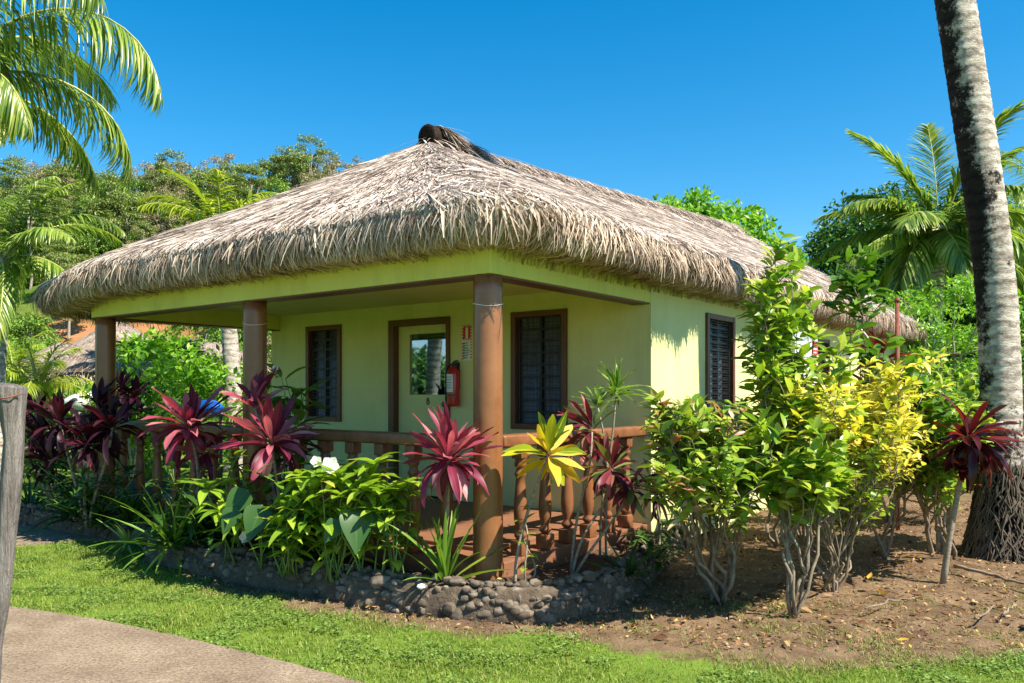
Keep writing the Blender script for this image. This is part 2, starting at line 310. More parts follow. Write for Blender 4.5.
M['grass'] = leafmat('lawn_blade', [(0, (0.10, 0.17, 0.02)), (0.45, (0.17, 0.26, 0.036)), (0.85, (0.27, 0.345, 0.06)), (0.95, (0.34, 0.36, 0.10)), (1, (0.46, 0.40, 0.18))], 0.35, 0.5, spec=0.25)
M['clover'] = leafmat('clover_leaf', [(0, (0.08, 0.16, 0.03)), (0.5, (0.15, 0.25, 0.05)), (1, (0.26, 0.36, 0.09))], 0.3, 0.45, spec=0.3)
M['drygrass'] = leafmat('dry_blade', [(0, (0.12, 0.20, 0.03)), (0.45, (0.20, 0.24, 0.06)), (0.7, (0.32, 0.27, 0.11)), (1, (0.46, 0.36, 0.19))], 0.25, 0.7, spec=0.2)
M['litter'] = leafmat('dry_leaf', [(0, (0.10, 0.05, 0.025)), (0.4, (0.22, 0.12, 0.06)), (0.7, (0.34, 0.20, 0.10)), (0.9, (0.45, 0.32, 0.18)), (1, (0.62, 0.36, 0.03))], 0.15, 0.7, spec=0.2)
M['petal'] = leafmat('white_petal', [(0, (0.72, 0.70, 0.70)), (1, (0.85, 0.84, 0.82))], 0.35, 0.5, rib=(0.5, 0.12, 0.18), ribw=0.05)
M['redpetal'] = leafmat('red_bract', [(0, (0.35, 0.03, 0.04)), (1, (0.55, 0.07, 0.07))], 0.3, 0.4)
M['magenta'] = leafmat('magenta_petal', [(0, (0.45, 0.03, 0.10)), (1, (0.65, 0.08, 0.16))], 0.3, 0.5)
M['stem'] = pmat('pale_stem', [(0.3, (0.17, 0.14, 0.105)), (0.7, (0.36, 0.31, 0.24))], 22, 0.8, 0.4, 50, 0.2, sv=(1, 1, 2.5))
M['twig'] = pmat('shrub_bark', [(0.3, (0.13, 0.10, 0.07)), (0.7, (0.33, 0.275, 0.20))], 16, 0.85, 0.4, 50, 0.2)
M['greenstem'] = pmat('green_stem', [(0.3, (0.09, 0.17, 0.03)), (0.7, (0.19, 0.28, 0.06))], 12, 0.6)
M['bark'] = pmat('tree_bark', [(0.3, (0.17, 0.145, 0.115)), (0.7, (0.40, 0.36, 0.30))], 5, 0.9, 0.5, 20, 0.1)
M['darkbark'] = pmat('dark_bark', [(0.3, (0.06, 0.05, 0.04)), (0.7, (0.16, 0.13, 0.10))], 8, 0.9, 0.5, 20, 0.1)
M['rachis'] = pmat('palm_rachis', [(0.3, (0.28, 0.32, 0.08)), (0.7, (0.42, 0.42, 0.14))], 8, 0.5)
M['greywood'] = pmat('weathered_wood', [(0.25, (0.10, 0.085, 0.075)), (0.5, (0.22, 0.19, 0.175)), (0.8, (0.40, 0.36, 0.335))], 14, 0.9, 1.0, 26, 0.15, sv=(3.2, 3.2, 0.28), bdist=0.03)

def concrete():
    m, t, b = new_mat('path_concrete')
    n = tex(t, 3.0, 8, 0.7); n2 = tex(t, 55, 5, 0.8); r = ramp(t, [(0.25, (0.16, 0.118, 0.08)), (0.5, (0.245, 0.19, 0.135)), (0.75, (0.33, 0.265, 0.195))])
    t.links.new(n.outputs[0], r.inputs[0]); r2 = ramp(t, [(0.36, (0.42, 0.40, 0.38)), (0.5, (0.95, 0.95, 0.95)), (0.64, (1.4, 1.36, 1.3))]); t.links.new(n2.outputs[0], r2.inputs[0])
    mx = t.nodes.new('ShaderNodeMix'); mx.data_type = 'RGBA'; mx.blend_type = 'MULTIPLY'; mx.inputs[0].default_value = 1
    t.links.new(r.outputs[0], mx.inputs[6]); t.links.new(r2.outputs[0], mx.inputs[7]); t.links.new(mx.outputs[2], b.inputs['Base Color'])
    b.inputs['Roughness'].default_value = 0.92; b.inputs['Specular IOR Level'].default_value = 0.2
    n3 = tex(t, 26, 5, 0.6, sv=(0.5, 2.0, 1)); bp = t.nodes.new('ShaderNodeBump'); bp.inputs['Strength'].default_value = 0.9; bp.inputs['Distance'].default_value = 0.02
    t.links.new(n3.outputs[0], bp.inputs['Height'])
    bp2 = t.nodes.new('ShaderNodeBump'); bp2.inputs['Strength'].default_value = 0.5; bp2.inputs['Distance'].default_value = 0.004; t.links.new(n2.outputs[0], bp2.inputs['Height']); t.links.new(bp.outputs[0], bp2.inputs['Normal'])
    t.links.new(bp2.outputs[0], b.inputs['Normal']); return m
M['concrete'] = concrete()

def palmbark(name='palm_trunk_bark', moss=0.62):
    m, t, b = new_mat(name)
    at = t.nodes.new('ShaderNodeAttribute'); at.attribute_name = 'lf'
    n = tex(t, 5, 8, 0.72, sv=(1, 1, 2.2)); r = ramp(t, [(0.30, (0.15, 0.12, 0.10)), (0.46, (0.42, 0.37, 0.32)), (0.62, (0.64, 0.59, 0.53)), (0.8, (0.74, 0.70, 0.65))]); t.links.new(n.outputs[0], r.inputs[0])
    n2 = tex(t, 4.5, 8, 0.85)
    sp = t.nodes.new('ShaderNodeSeparateXYZ'); t.links.new(at.outputs['Vector'], sp.inputs[0])
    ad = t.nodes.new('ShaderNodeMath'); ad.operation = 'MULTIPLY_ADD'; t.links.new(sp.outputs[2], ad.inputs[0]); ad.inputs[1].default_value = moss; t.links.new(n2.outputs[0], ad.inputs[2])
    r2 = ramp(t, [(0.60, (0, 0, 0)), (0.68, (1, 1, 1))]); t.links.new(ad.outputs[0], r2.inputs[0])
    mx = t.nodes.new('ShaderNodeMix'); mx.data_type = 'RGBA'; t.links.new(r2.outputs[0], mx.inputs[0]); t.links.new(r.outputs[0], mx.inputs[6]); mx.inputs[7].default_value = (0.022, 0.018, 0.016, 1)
    wv = t.nodes.new('ShaderNodeTexWave'); wv.bands_direction = 'Z'; wv.inputs['Scale'].default_value = 2.6; wv.inputs['Distortion'].default_value = 6.5; wv.inputs['Detail'].default_value = 5; wv.inputs['Detail Scale'].default_value = 2.2; wv.inputs['Detail Roughness'].default_value = 0.7
    tc = t.nodes.new('ShaderNodeTexCoord'); t.links.new(tc.outputs['Object'], wv.inputs['Vector']); r3 = ramp(t, [(0.05, (0.60, 0.57, 0.55)), (0.35, (1, 1, 1)), (0.9, (1.12, 1.1, 1.06))]); t.links.new(wv.outputs['Fac'], r3.inputs[0])
    m4 = t.nodes.new('ShaderNodeMix'); m4.data_type = 'RGBA'; m4.blend_type = 'MULTIPLY'; m4.inputs[0].default_value = 1; t.links.new(mx.outputs[2], m4.inputs[6]); t.links.new(r3.outputs[0], m4.inputs[7])
    t.links.new(m4.outputs[2], b.inputs['Base Color']); b.inputs['Roughness'].default_value = 0.9; b.inputs['Specular IOR Level'].default_value = 0.15
    n3 = tex(t, 16, 7, 0.75, sv=(1, 1, 3)); bp = t.nodes.new('ShaderNodeBump'); bp.inputs['Strength'].default_value = 0.9; bp.inputs['Distance'].default_value = 0.025
    t.links.new(n3.outputs[0], bp.inputs['Height']); t.links.new(bp.outputs[0], b.inputs['Normal']); return m
M['palmbark'] = palmbark(); M['palmbark2'] = palmbark('pale_palm_bark', 0.12)

# ------------------------------------------------------------------ ground
WALLP = [px(20, 0, 9.6)[:2], px(95, 0, 8.5)[:2], px(150, 0, 7.55)[:2], px(200, 0, 7.0)[:2], px(270, 0, 6.5)[:2], px(350, 0, 6.08)[:2], px(430, 0, 5.73)[:2], px(500, 0, 5.56)[:2], px(560, 0, 5.62)[:2], px(612, 0, 5.98)[:2], px(640, 0, 6.5)[:2], px(660, 0, 7.3)[:2], px(680, 0, 8.3)[:2], px(705, 0, 9.5)[:2]]
WALLP = [np.array(p) for p in WALLP]
def inside(poly, x, y):
    r = np.zeros(np.shape(x), bool); n = len(poly)
    for i in range(n):
        x0, y0 = poly[i]; x1, y1 = poly[(i + 1) % n]
        c = ((y0 > y) != (y1 > y)) & (x < (x1 - x0) * (y - y0) / (y1 - y0 + 1e-12) + x0)
        r ^= c
    return r
def gp(x, y, z=0.0):        # ground point under a photo position
    d = (CAMZ - z) * FPX / (y - HZ); return np.array([(x - 512) / FPX * d, d])
PATHP = [gp(-80, 601), gp(0, 610), gp(90, 623), gp(180, 642), gp(270, 664), gp(345, 684), gp(420, 705), gp(700, 900), gp(-900, 900), gp(-700, 640)]
DIRTP = [gp(150, 560), gp(230, 590), gp(300, 606), gp(400, 622), gp(470, 634), gp(560, 632), gp(640, 643), gp(700, 655), gp(770, 671), gp(830, 668), gp(900, 660), gp(1024, 652), gp(1300, 640), np.array([16., 9.]), np.array([10., 14.]), np.array([2., 14.])]
def sstep(a, b, x):
    t = np.clip((x - a) / (b - a), 0, 1); return t * t * (3 - 2 * t)
def vnoise(x, y, s, seed=0):
    out = np.array([noise.noise(Vector((a * s + seed, b * s - seed, seed * 0.7))) for a, b in zip(np.ravel(x), np.ravel(y))])
    return out.reshape(np.shape(x))
def hill(x, y):
    amp = 5.0 + 11.5 / (1 + np.exp((x - 5) / 6.0))
    return amp * sstep(27, 74, y + 0.12 * x) + 4 * sstep(70, 200, y)
def gh(x, y):
    h = 0.06 * sstep(1.0, 3.5, x) * sstep(5.5, 7.0, y) + 0.10 * sstep(6.5, 10, y) * sstep(2, 5, x)
    return h + hill(x, y) - 0.03 * sstep(9, 14, y) * (x < 0)
def axis(lo, f0, f1, hi, fine, grow=1.12):
    a = list(np.arange(f0, f1, fine)); s = fine; v = f1
    while v < hi: a.append(v); s *= grow; v += s
    a.append(hi); s = fine; v = f0 - fine; b = []
    while v > lo: b.append(v); s *= grow; v -= s
    b.append(lo); return np.array(b[::-1] + a)
def build_ground():
    xs = axis(-400, -5, 6.5, 400, 0.07); ys = axis(-60, 3.6, 9.5, 600, 0.07)
    X, Y = np.meshgrid(xs, ys)
    Z = gh(X, Y)
    near = (np.abs(X) < 12) & (Y > 2) & (Y < 16)
    bump = np.zeros_like(X)
    bump[near] = vnoise(X[near], Y[near], 1.6, 3) * 0.02 + vnoise(X[near], Y[near], 7, 9) * 0.008
    dn = np.zeros_like(X); dn[near] = vnoise(X[near], Y[near], 2.3, 5) * 0.20 + vnoise(X[near], Y[near], 9, 6) * 0.10
    # soft signed mask for bare soil
    ins = inside(DIRTP, X + dn, Y + dn * 0.8)
    d1 = np.zeros_like(X)
    for k in range(12):
        a = k / 12 * 6.283; d1 += inside(DIRTP, X + dn + 0.22 * math.cos(a), Y + dn * 0.8 + 0.13 * math.sin(a))
    mask = d1 / 12
    rough = np.zeros_like(X); m2 = near & (mask > 0.3); rough[m2] = vnoise(X[m2], Y[m2], 14, 2) * 0.014 + vnoise(X[m2], Y[m2], 5, 12) * 0.018
    Z = Z + bump + rough
    dpath = inside(PATHP, X, Y); Z[dpath] = -0.03
    far = (Y > 26); red = np.exp(-(((X + 26.0) / 4.0) ** 2 + ((Y - 47) / 3.2) ** 2)) * 1.6 + np.exp(-(((X + 19.0) / 4) ** 2 + ((Y - 46) / 2.0) ** 2)) * 1.2
    g = Geo(); ny, nx = X.shape
    i = np.arange(ny - 1)[:, None] * nx; j = np.arange(nx - 1)[None]; q = i + j
    Q = np.stack([q, q + 1, q + nx + 1, q + nx], -1).reshape(-1, 4)
    wood = sstep(24, 33, Y + 0.12 * X)
    g.add(np.stack([X, Y, Z], -1), Q, np.stack([mask, np.clip(red, 0, 1), wood], -1).reshape(-1, 3))
    m, t, b = new_mat('ground_cover')
    at = t.nodes.new('ShaderNodeAttribute'); at.attribute_name = 'lf'; sp = t.nodes.new('ShaderNodeSeparateXYZ'); t.links.new(at.outputs['Vector'], sp.inputs[0])
    def nr(sc, stops, det=7, ro=0.65):
        n = tex(t, sc, det, ro); r = ramp(t, stops); t.links.new(n.outputs[0], r.inputs[0]); return r.outputs[0], n.outputs[0]
    gcol, _ = nr(1.1, [(0.3, (0.09, 0.15, 0.02)), (0.55, (0.14, 0.22, 0.03)), (0.75, (0.20, 0.25, 0.05))])
    dcol, dn_ = nr(3.2, [(0.22, (0.06, 0.038, 0.023)), (0.45, (0.135, 0.088, 0.054)), (0.62, (0.22, 0.152, 0.094)), (0.8, (0.34, 0.255, 0.16))], 10, 0.72)
    hcol, _ = nr(0.3, [(0.3, (0.035, 0.07, 0.014)), (0.5, (0.08, 0.14, 0.02)), (0.75, (0.15, 0.21, 0.04))], 8, 0.7)
    rcol, _ = nr(0.8, [(0.3, (0.30, 0.11, 0.05)), (0.7, (0.46, 0.21, 0.10))])
    def mix(f, a, c):
        mx = t.nodes.new('ShaderNodeMix'); mx.data_type = 'RGBA'; t.links.new(f, mx.inputs[0]); t.links.new(a, mx.inputs[6]); t.links.new(c, mx.inputs[7]); return mx.outputs[2]
    c = mix(sp.outputs[2], gcol, hcol)
    n4 = tex(t, 24, 6, 0.7); ad = t.nodes.new('ShaderNodeMath'); ad.operation = 'MULTIPLY_ADD'; t.links.new(n4.outputs[0], ad.inputs[0]); ad.inputs[1].default_value = 0.5; t.links.new(sp.outputs[0], ad.inputs[2])
    rr = ramp(t, [(0.38, (0, 0, 0)), (0.66, (1, 1, 1))]); t.links.new(ad.outputs[0], rr.inputs[0])
    c = mix(rr.outputs[0], c, dcol); c = mix(sp.outputs[1], c, rcol)
    t.links.new(c, b.inputs['Base Color']); b.inputs['Roughness'].default_value = 0.95; b.inputs['Specular IOR Level'].default_value = 0.1
    nb = tex(t, 34, 8, 0.7); bp = t.nodes.new('ShaderNodeBump'); bp.inputs['Strength'].default_value = 0.8; bp.inputs['Distance'].default_value = 0.02; t.links.new(nb.outputs[0], bp.inputs['Height']); t.links.new(bp.outputs[0], b.inputs['Normal'])
    tag(g.build('ground', m), kind='structure')
build_ground()
def polyline(pts, step):
    pts = np.array(pts, float); out = []
    # Catmull-Rom
    P = np.vstack([2 * pts[0] - pts[1], pts, 2 * pts[-1] - pts[-2]])
    for i in range(1, len(P) - 2):
        L = np.linalg.norm(P[i + 1] - P[i]); n = max(2, int(L / step))
        for t in np.arange(n) / n:
            out.append(0.5 * ((2 * P[i]) + (P[i + 1] - P[i - 1]) * t + (2 * P[i - 1] - 5 * P[i] + 4 * P[i + 1] - P[i + 2]) * t * t + (3 * P[i] - P[i - 1] - 3 * P[i + 1] + P[i + 2]) * t ** 3))
    out.append(pts[-1]); return np.array(out)
def slab(name, poly, ztop, depth, mat, kind='structure', bev=0.012):
    import bmesh
    bm = bmesh.new(); vs_ = [bm.verts.new((p[0], p[1], ztop)) for p in poly]; f = bm.faces.new(vs_)
    if f.normal.z < 0: f.normal_flip()
    r = bmesh.ops.extrude_face_region(bm, geom=[f])
    for v in r['geom']:
        if isinstance(v, bmesh.types.BMVert): v.co.z -= depth
    bmesh.ops.recalc_face_normals(bm, faces=bm.faces[:])
    me = bpy.data.meshes.new(name); bm.to_mesh(me); bm.free(); me.materials.append(mat)
    o = bpy.data.objects.new(name, me); COL.objects.link(o)
    if kind: o['kind'] = kind
    return o
PATHQ = [np.array(p) for p in polyline(PATHP[:7], 0.06)]; PATHQ = [p + 0.018 * np.array([noise.noise(Vector((p[0] * 6, p[1] * 6, 1))), noise.noise(Vector((p[0] * 6, p[1] * 6, 7)))]) for p in PATHQ] + [np.array(p) for p in PATHP[7:]]
slab('path', PATHQ, 0.035, 0.12, M['concrete'])
slab('side_path', [gp(-60, 560), gp(20, 547), gp(120, 540), gp(150, 537), gp(140, 524), gp(60, 523), gp(-60, 526)], 0.03, 0.1, M['concrete'])

# bed of soil inside the stone edging
def H(X, Y, Z=0.0):         # house coordinates to world: X along the front, Y into the depth
    return np.array([-0.176 + 0.7986 * X + 0.6018 * Y, 6.01 - 0.6018 * X + 0.7986 * Y, Z])
BEDP = [p + np.array([0.0, 0.06]) for p in WALLP] + [np.array([1.2, 12.]), np.array([-6, 14.])]
def build_bed():
    xs = np.arange(-7, 3.2, 0.09); ys = np.arange(5.3, 13, 0.09); X, Y = np.meshgrid(xs, ys)
    Z = 0.175 + vnoise(X, Y, 1.8, 31) * 0.03 + vnoise(X, Y, 9, 17) * 0.016
    ny, nx = X.shape; i = np.arange(ny - 1)[:, None] * nx; j = np.arange(nx - 1)[None]; q = (i + j)
    Q = np.stack([q, q + 1, q + nx + 1, q + nx], -1).reshape(-1, 4)
    cx = X.ravel()[Q].mean(1); cy = Y.ravel()[Q].mean(1)
    Q = Q[inside(BEDP, cx, cy)]
    tag(Geo().add(np.stack([X, Y, Z], -1), Q).build('flower_bed_soil', M['soil']), kind='structure')
build_bed()

# ------------------------------------------------------------------ stone wall
def cube_sphere(n=4):
    V = []; Q = []
    for ax in range(3):
        for s in (-1, 1):
            b0 = len(V)
            for i in range(n + 1):
                for j in range(n + 1):
                    a = math.tan((i / n * 2 - 1) * math.pi / 4); b = math.tan((j / n * 2 - 1) * math.pi / 4)
                    p = [0, 0, 0]; p[ax] = s; p[(ax + 1) % 3] = a * s; p[(ax + 2) % 3] = b; V.append(p)
            for i in range(n):
                for j in range(n):
                    q = b0 + i * (n + 1) + j; Q.append((q, q + n + 1, q + n + 2, q + 1))
    return nrm(np.array(V, float)), np.array(Q)
CS, CQ = cube_sphere()
def stone(g, c, r, seed, rz=0):
    V = CS.copy(); k = np.array([noise.noise(Vector(v * 1.3) + Vector((seed, seed * 2.1, -seed))) for v in V]); k2 = np.array([noise.noise(Vector(v * 3.1) + Vector((seed, -seed, seed))) for v in V])
    V = V * (1 + 0.34 * k + 0.12 * k2)[:, None] * np.array(r)
    ca, sa = math.cos(rz), math.sin(rz); V = np.stack([V[:, 0] * ca - V[:, 1] * sa, V[:, 0] * sa + V[:, 1] * ca, V[:, 2]], -1)
    g.add(V + np.array(c), CQ)
def stonemat():
    m, t, b = new_mat('river_stone')
    ge = t.nodes.new('ShaderNodeNewGeometry'); n = tex(t, 12, 8, 0.7)
    r = ramp(t, [(0, (0.05, 0.038, 0.027)), (0.4, (0.115, 0.09, 0.066)), (0.75, (0.185, 0.15, 0.115)), (1, (0.31, 0.27, 0.225))])
    mu = t.nodes.new('ShaderNodeMath'); mu.operation = 'MULTIPLY_ADD'; t.links.new(n.outputs[0], mu.inputs[0]); mu.inputs[1].default_value = 0.9
    m2 = t.nodes.new('ShaderNodeMath'); m2.operation = 'MULTIPLY_ADD'; t.links.new(ge.outputs['Random Per Island'], m2.inputs[0]); m2.inputs[1].default_value = 0.6; m2.inputs[2].default_value = -0.25
    t.links.new(m2.outputs[0], mu.inputs[2]); t.links.new(mu.outputs[0], r.inputs[0]); t.links.new(r.outputs[0], b.inputs['Base Color'])
    b.inputs['Roughness'].default_value = 0.85; b.inputs['Specular IOR Level'].default_value = 0.25
    nb = tex(t, 45, 8, 0.7); bp = t.nodes.new('ShaderNodeBump'); bp.inputs['Strength'].default_value = 0.5; bp.inputs['Distance'].default_value = 0.01; t.links.new(nb.outputs[0], bp.inputs['Height']); t.links.new(bp.outputs[0], b.inputs['Normal']); return m
M['stone'] = stonemat()
def stone_wall(name, pts, h, label, seed):
    L = polyline(pts, 0.05); T = nrm(np.gradient(L, axis=0)); N = np.stack([T[:, 1], -T[:, 0]], -1)   # outward (towards the camera side)
    root = empty(name, (*L[len(L) // 2], 0), label, 'stone wall'); off = np.array([*L[len(L) // 2], 0])
    g = Geo(); prof = [(0.05, -0.08), (0.055, 0.06), (0.03, 0.5), (0.0, 0.82), (-0.08, 0.93), (-0.16, 0.9), (-0.2, 0.4), (-0.2, -0.08)]
    V = []
    for a, (p, n) in enumerate(zip(L, N)):
        for o, z in prof:
            k = noise.noise(Vector((p[0] * 5, p[1] * 5, z * 3 + seed))) * 0.025
            V.append((p[0] + n[0] * (o + k), p[1] + n[1] * (o + k), z * h + (k if 0 < z else 0)))
    m = len(prof); i = np.arange(len(L) - 1)[:, None] * m; j = np.arange(m - 1)[None]
    q = i + j; Q = np.stack([q, q + m, q + m + 1, q + 1], -1).reshape(-1, 4)
    g.add(np.array(V) - off, Q); g.build('mortar', M['mortar'], root)
    g = Geo(); s = 0; rnd = random.Random(seed)
    for row, (zf, sc) in enumerate(((0.10, 1.1), (0.30, 1.0), (0.48, 0.95), (0.66, 0.9), (0.82, 0.85), (0.97, 0.95))):
        k = rnd.uniform(0, 2)
        while k < len(L) - 1:
            p = L[int(k)]; n = N[int(k)]; rr = rnd.choice((rnd.uniform(0.022, 0.036), rnd.uniform(0.032, 0.055))) * sc
            o = {0: 0.03, 1: 0.028, 2: 0.02, 3: 0.01, 4: -0.004, 5: -0.055}[row] + rnd.uniform(-0.035, 0.012)
            if rnd.random() < (0.5, 0.8, 0.97, 0.98, 0.98, 0.98)[row]:
                stone(g, np.array([p[0] + n[0] * o, p[1] + n[1] * o, zf * h + rnd.uniform(-0.02, 0.02)]) - off, (rr * rnd.uniform(0.9, 1.4), rr * rnd.uniform(0.7, 1.0), rr * rnd.uniform(0.65, 0.95)), rnd.uniform(0, 99), math.atan2(T[int(k)][1], T[int(k)][0]) + rnd.uniform(-0.5, 0.5))
            k += rr * rnd.uniform(1.45, 1.9) / 0.05
            if row == 5 and rnd.random() < 0.6:
                stone(g, np.array([p[0] - n[0] * 0.12, p[1] - n[1] * 0.12, h * 0.93]) - off, (rr, rr * 0.9, rr * 0.7), rnd.uniform(0, 99))
    g.build('stones', M['stone'], root)
stone_wall('stone_wall', WALLP[2:], 0.235, 'low curved wall of grey river stones edging the flower bed around the veranda', 3)
stone_wall('stone_edging', [px(-30, 0, 10.2)[:2], px(20, 0, 9.6)[:2], px(80, 0, 8.9)[:2], px(128, 0, 8.45)[:2], px(170, 0, 8.5)[:2]], 0.23, 'short low stone edging behind the small side path at the left end of the bed', 8)

# ------------------------------------------------------------------ the bungalow
house = empty('bungalow', (-0.176, 6.01, 0), 'lime green bungalow with a brown columned veranda and thatched hip roof', 'house', rz=-math.radians(37))
XL, XR, YW, YE = -5.71, 0.11, 2.35, 13.6
ZB, ZT = 2.41, 2.78
def wall_panel(g, a0, a1, z0, z1, holes, put):
    As = sorted({a0, a1, *[h[0] for h in holes], *[h[1] for h in holes]}); Zs = sorted({z0, z1, *[h[2] for h in holes], *[h[3] for h in holes]})
    for i in range(len(As) - 1):
        for j in range(len(Zs) - 1):
            ca, cz = (As[i] + As[i + 1]) / 2, (Zs[j] + Zs[j + 1]) / 2
            if not any(h[0] < ca < h[1] and h[2] < cz < h[3] for h in holes): put(g, As[i], As[i + 1], Zs[j], Zs[j + 1])
W1 = (-4.945, -4.273, 1.19, 2.42); W2 = (-1.545, -0.843, 1.17, 2.41); DR = (-3.40, -2.435, 0.30, 2.42)
S1 = (3.604, 4.371, 1.17, 2.41); S2 = (7.45, 8.1, 1.35, 2.35); S3 = (10.2, 10.9, 1.17, 2.41)
gw = Geo()
wall_panel(gw, XL, XR, 0.05, ZT, [W1, W2, DR], lambda g, a, b, c, d: g.box(a, b, YW, YW + 0.14, c, d))
wall_panel(gw, YW + 0.14, YE, 0.05, ZT, [S1, S2, S3], lambda g, a, b, c, d: g.box(XR - 0.14, XR, a, b, c, d))
gw.box(XL, XL + 0.14, YW + 0.14, YE, 0.05, ZT); gw.box(XL + .14, XR - .14, YE - 0.14, YE, 0.05, ZT)
gw.build('wall', M['wall'], house, False)
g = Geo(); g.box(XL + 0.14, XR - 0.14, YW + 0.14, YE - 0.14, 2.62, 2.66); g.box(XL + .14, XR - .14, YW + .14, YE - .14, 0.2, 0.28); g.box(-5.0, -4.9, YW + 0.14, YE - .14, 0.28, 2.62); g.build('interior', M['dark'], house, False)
# horizontal joint strip on the front wall
g = Geo(); g.box(XL + 0.01, XR - 0.01, YW - 0.004, YW, 2.50, 2.512); g.build('wall_joint', M['ceil'], house, False)
g = Geo()
g.bbox(XL, XR, -0.11, 0.09, ZB, 2.64, 0.006); g.bbox(-0.09, XR - 0.002, 0.09, YW, ZB + 0.001, 2.64, 0.006); g.bbox(XL + 0.002, XL + 0.2, 0.09, YW, ZB + 0.001, 2.64, 0.006)
g.build('fascia_beam', M['fascia'], house, False)
g = Geo(); g.box(XL + 0.02, XR - 0.02, -0.095, 0.085, ZB - 0.012, ZB + 0.002); g.box(-0.085, XR - 0.02, 0.086, YW - .001, ZB - 0.012, ZB + 0.002); g.box(XL + 0.02, XL + 0.19, 0.086, YW - .001, ZB - 0.012, ZB + 0.002); g.build('beam_soffit', M['brown'], house, False)
g = Geo(); g.box(XL + 0.2, -0.09, 0.09, YW, 2.60, 2.63); g.build('ceiling', M['ceil'], house, False)
g = Geo(); g.bbox(-5.72, 0.075, -0.075, YW, 0.05, 0.30, 0.012); g.bbox(-5.55, -0.25, 0.3, YW, 0.295, 0.335, 0.01); g.build('veranda_floor', M['floor'], house, False)
col_g = Geo(); col_g.lathe([(0.118, 0.10), (0.118, 0.2), (0.112, 0.24), (0.11, 0.6), (0.108, 2.30), (0.108, 2.412)], 32)
col = col_g.build('column', M['column'], house); col.location = (0, 0, 0)
for cx in (-2.8, -5.6):
    c = col.copy(); COL.objects.link(c); c.parent = house; c.location = (cx, 0, 0)
# string tied round the columns
for cx in (0, -2.8):
    g = Geo(); th = np.linspace(0, 6.2832, 25); g.tube(np.stack([cx + 0.1115 * np.cos(th), 0.1115 * np.sin(th), 2.19 + 0.012 * np.sin(th * 2)], -1), 0.0025, 5, False); g.build('cord_tie', M['lace'], house)
# railing
bal_prof = [(0.052, 0.0), (0.058, 0.01), (0.058, 0.10), (0.05, 0.115), (0.03, 0.125), (0.048, 0.145), (0.05, 0.165), (0.032, 0.185), (0.034, 0.20), (0.05, 0.26), (0.054, 0.33), (0.05, 0.42), (0.040, 0.54), (0.034, 0.60), (0.046, 0.615), (0.046, 0.635), (0.034, 0.65), (0.036, 0.675), (0.048, 0.69), (0.048, 0.71), (0.038, 0.725), (0.05, 0.75), (0.055, 0.765), (0.055, 0.84)]
def baluster_mesh():
    g = Geo(); g.lathe(bal_prof[4:-2], 14); g.bbox(-0.055, 0.055, -0.055, 0.055, 0.0, 0.118, 0.008); g.bbox(-0.05, 0.05, -0.05, 0.05, 0.745, 0.84, 0.008); return g
bal0 = None
def railing(x0, y0, x1, y1, spots):
    global bal0
    g = Geo()
    if y0 == y1: g.bbox(x0, x1, y0 - 0.07, y0 + 0.07, 1.14, 1.235, 0.018)
    else: g.bbox(x0 - 0.07, x0 + 0.07, y0, y1, 1.14, 1.235, 0.018)
    r = g.build('railing', M['rail'], house, True)
    for k in spots:
        if bal0 is None: b = baluster_mesh().build('baluster', M['rail'], r); bal0 = b
        else: b = bal0.copy(); COL.objects.link(b); b.parent = r
        b.location = (k, y0, 0.30) if y0 == y1 else (x0, k, 0.30)
railing(-2.69, 0, -0.11, 0, [-0.40, -0.75, -1.1, -1.45, -1.8, -2.15, -2.48])
railing(-5.49, 0, -2.91, 0, [-5.2, -4.85, -4.5, -4.15, -3.8, -3.45, -3.12])
railing(0, 0.11, 0, 2.34, [0.40, 0.735, 1.06, 1.39, 1.72, 2.05])

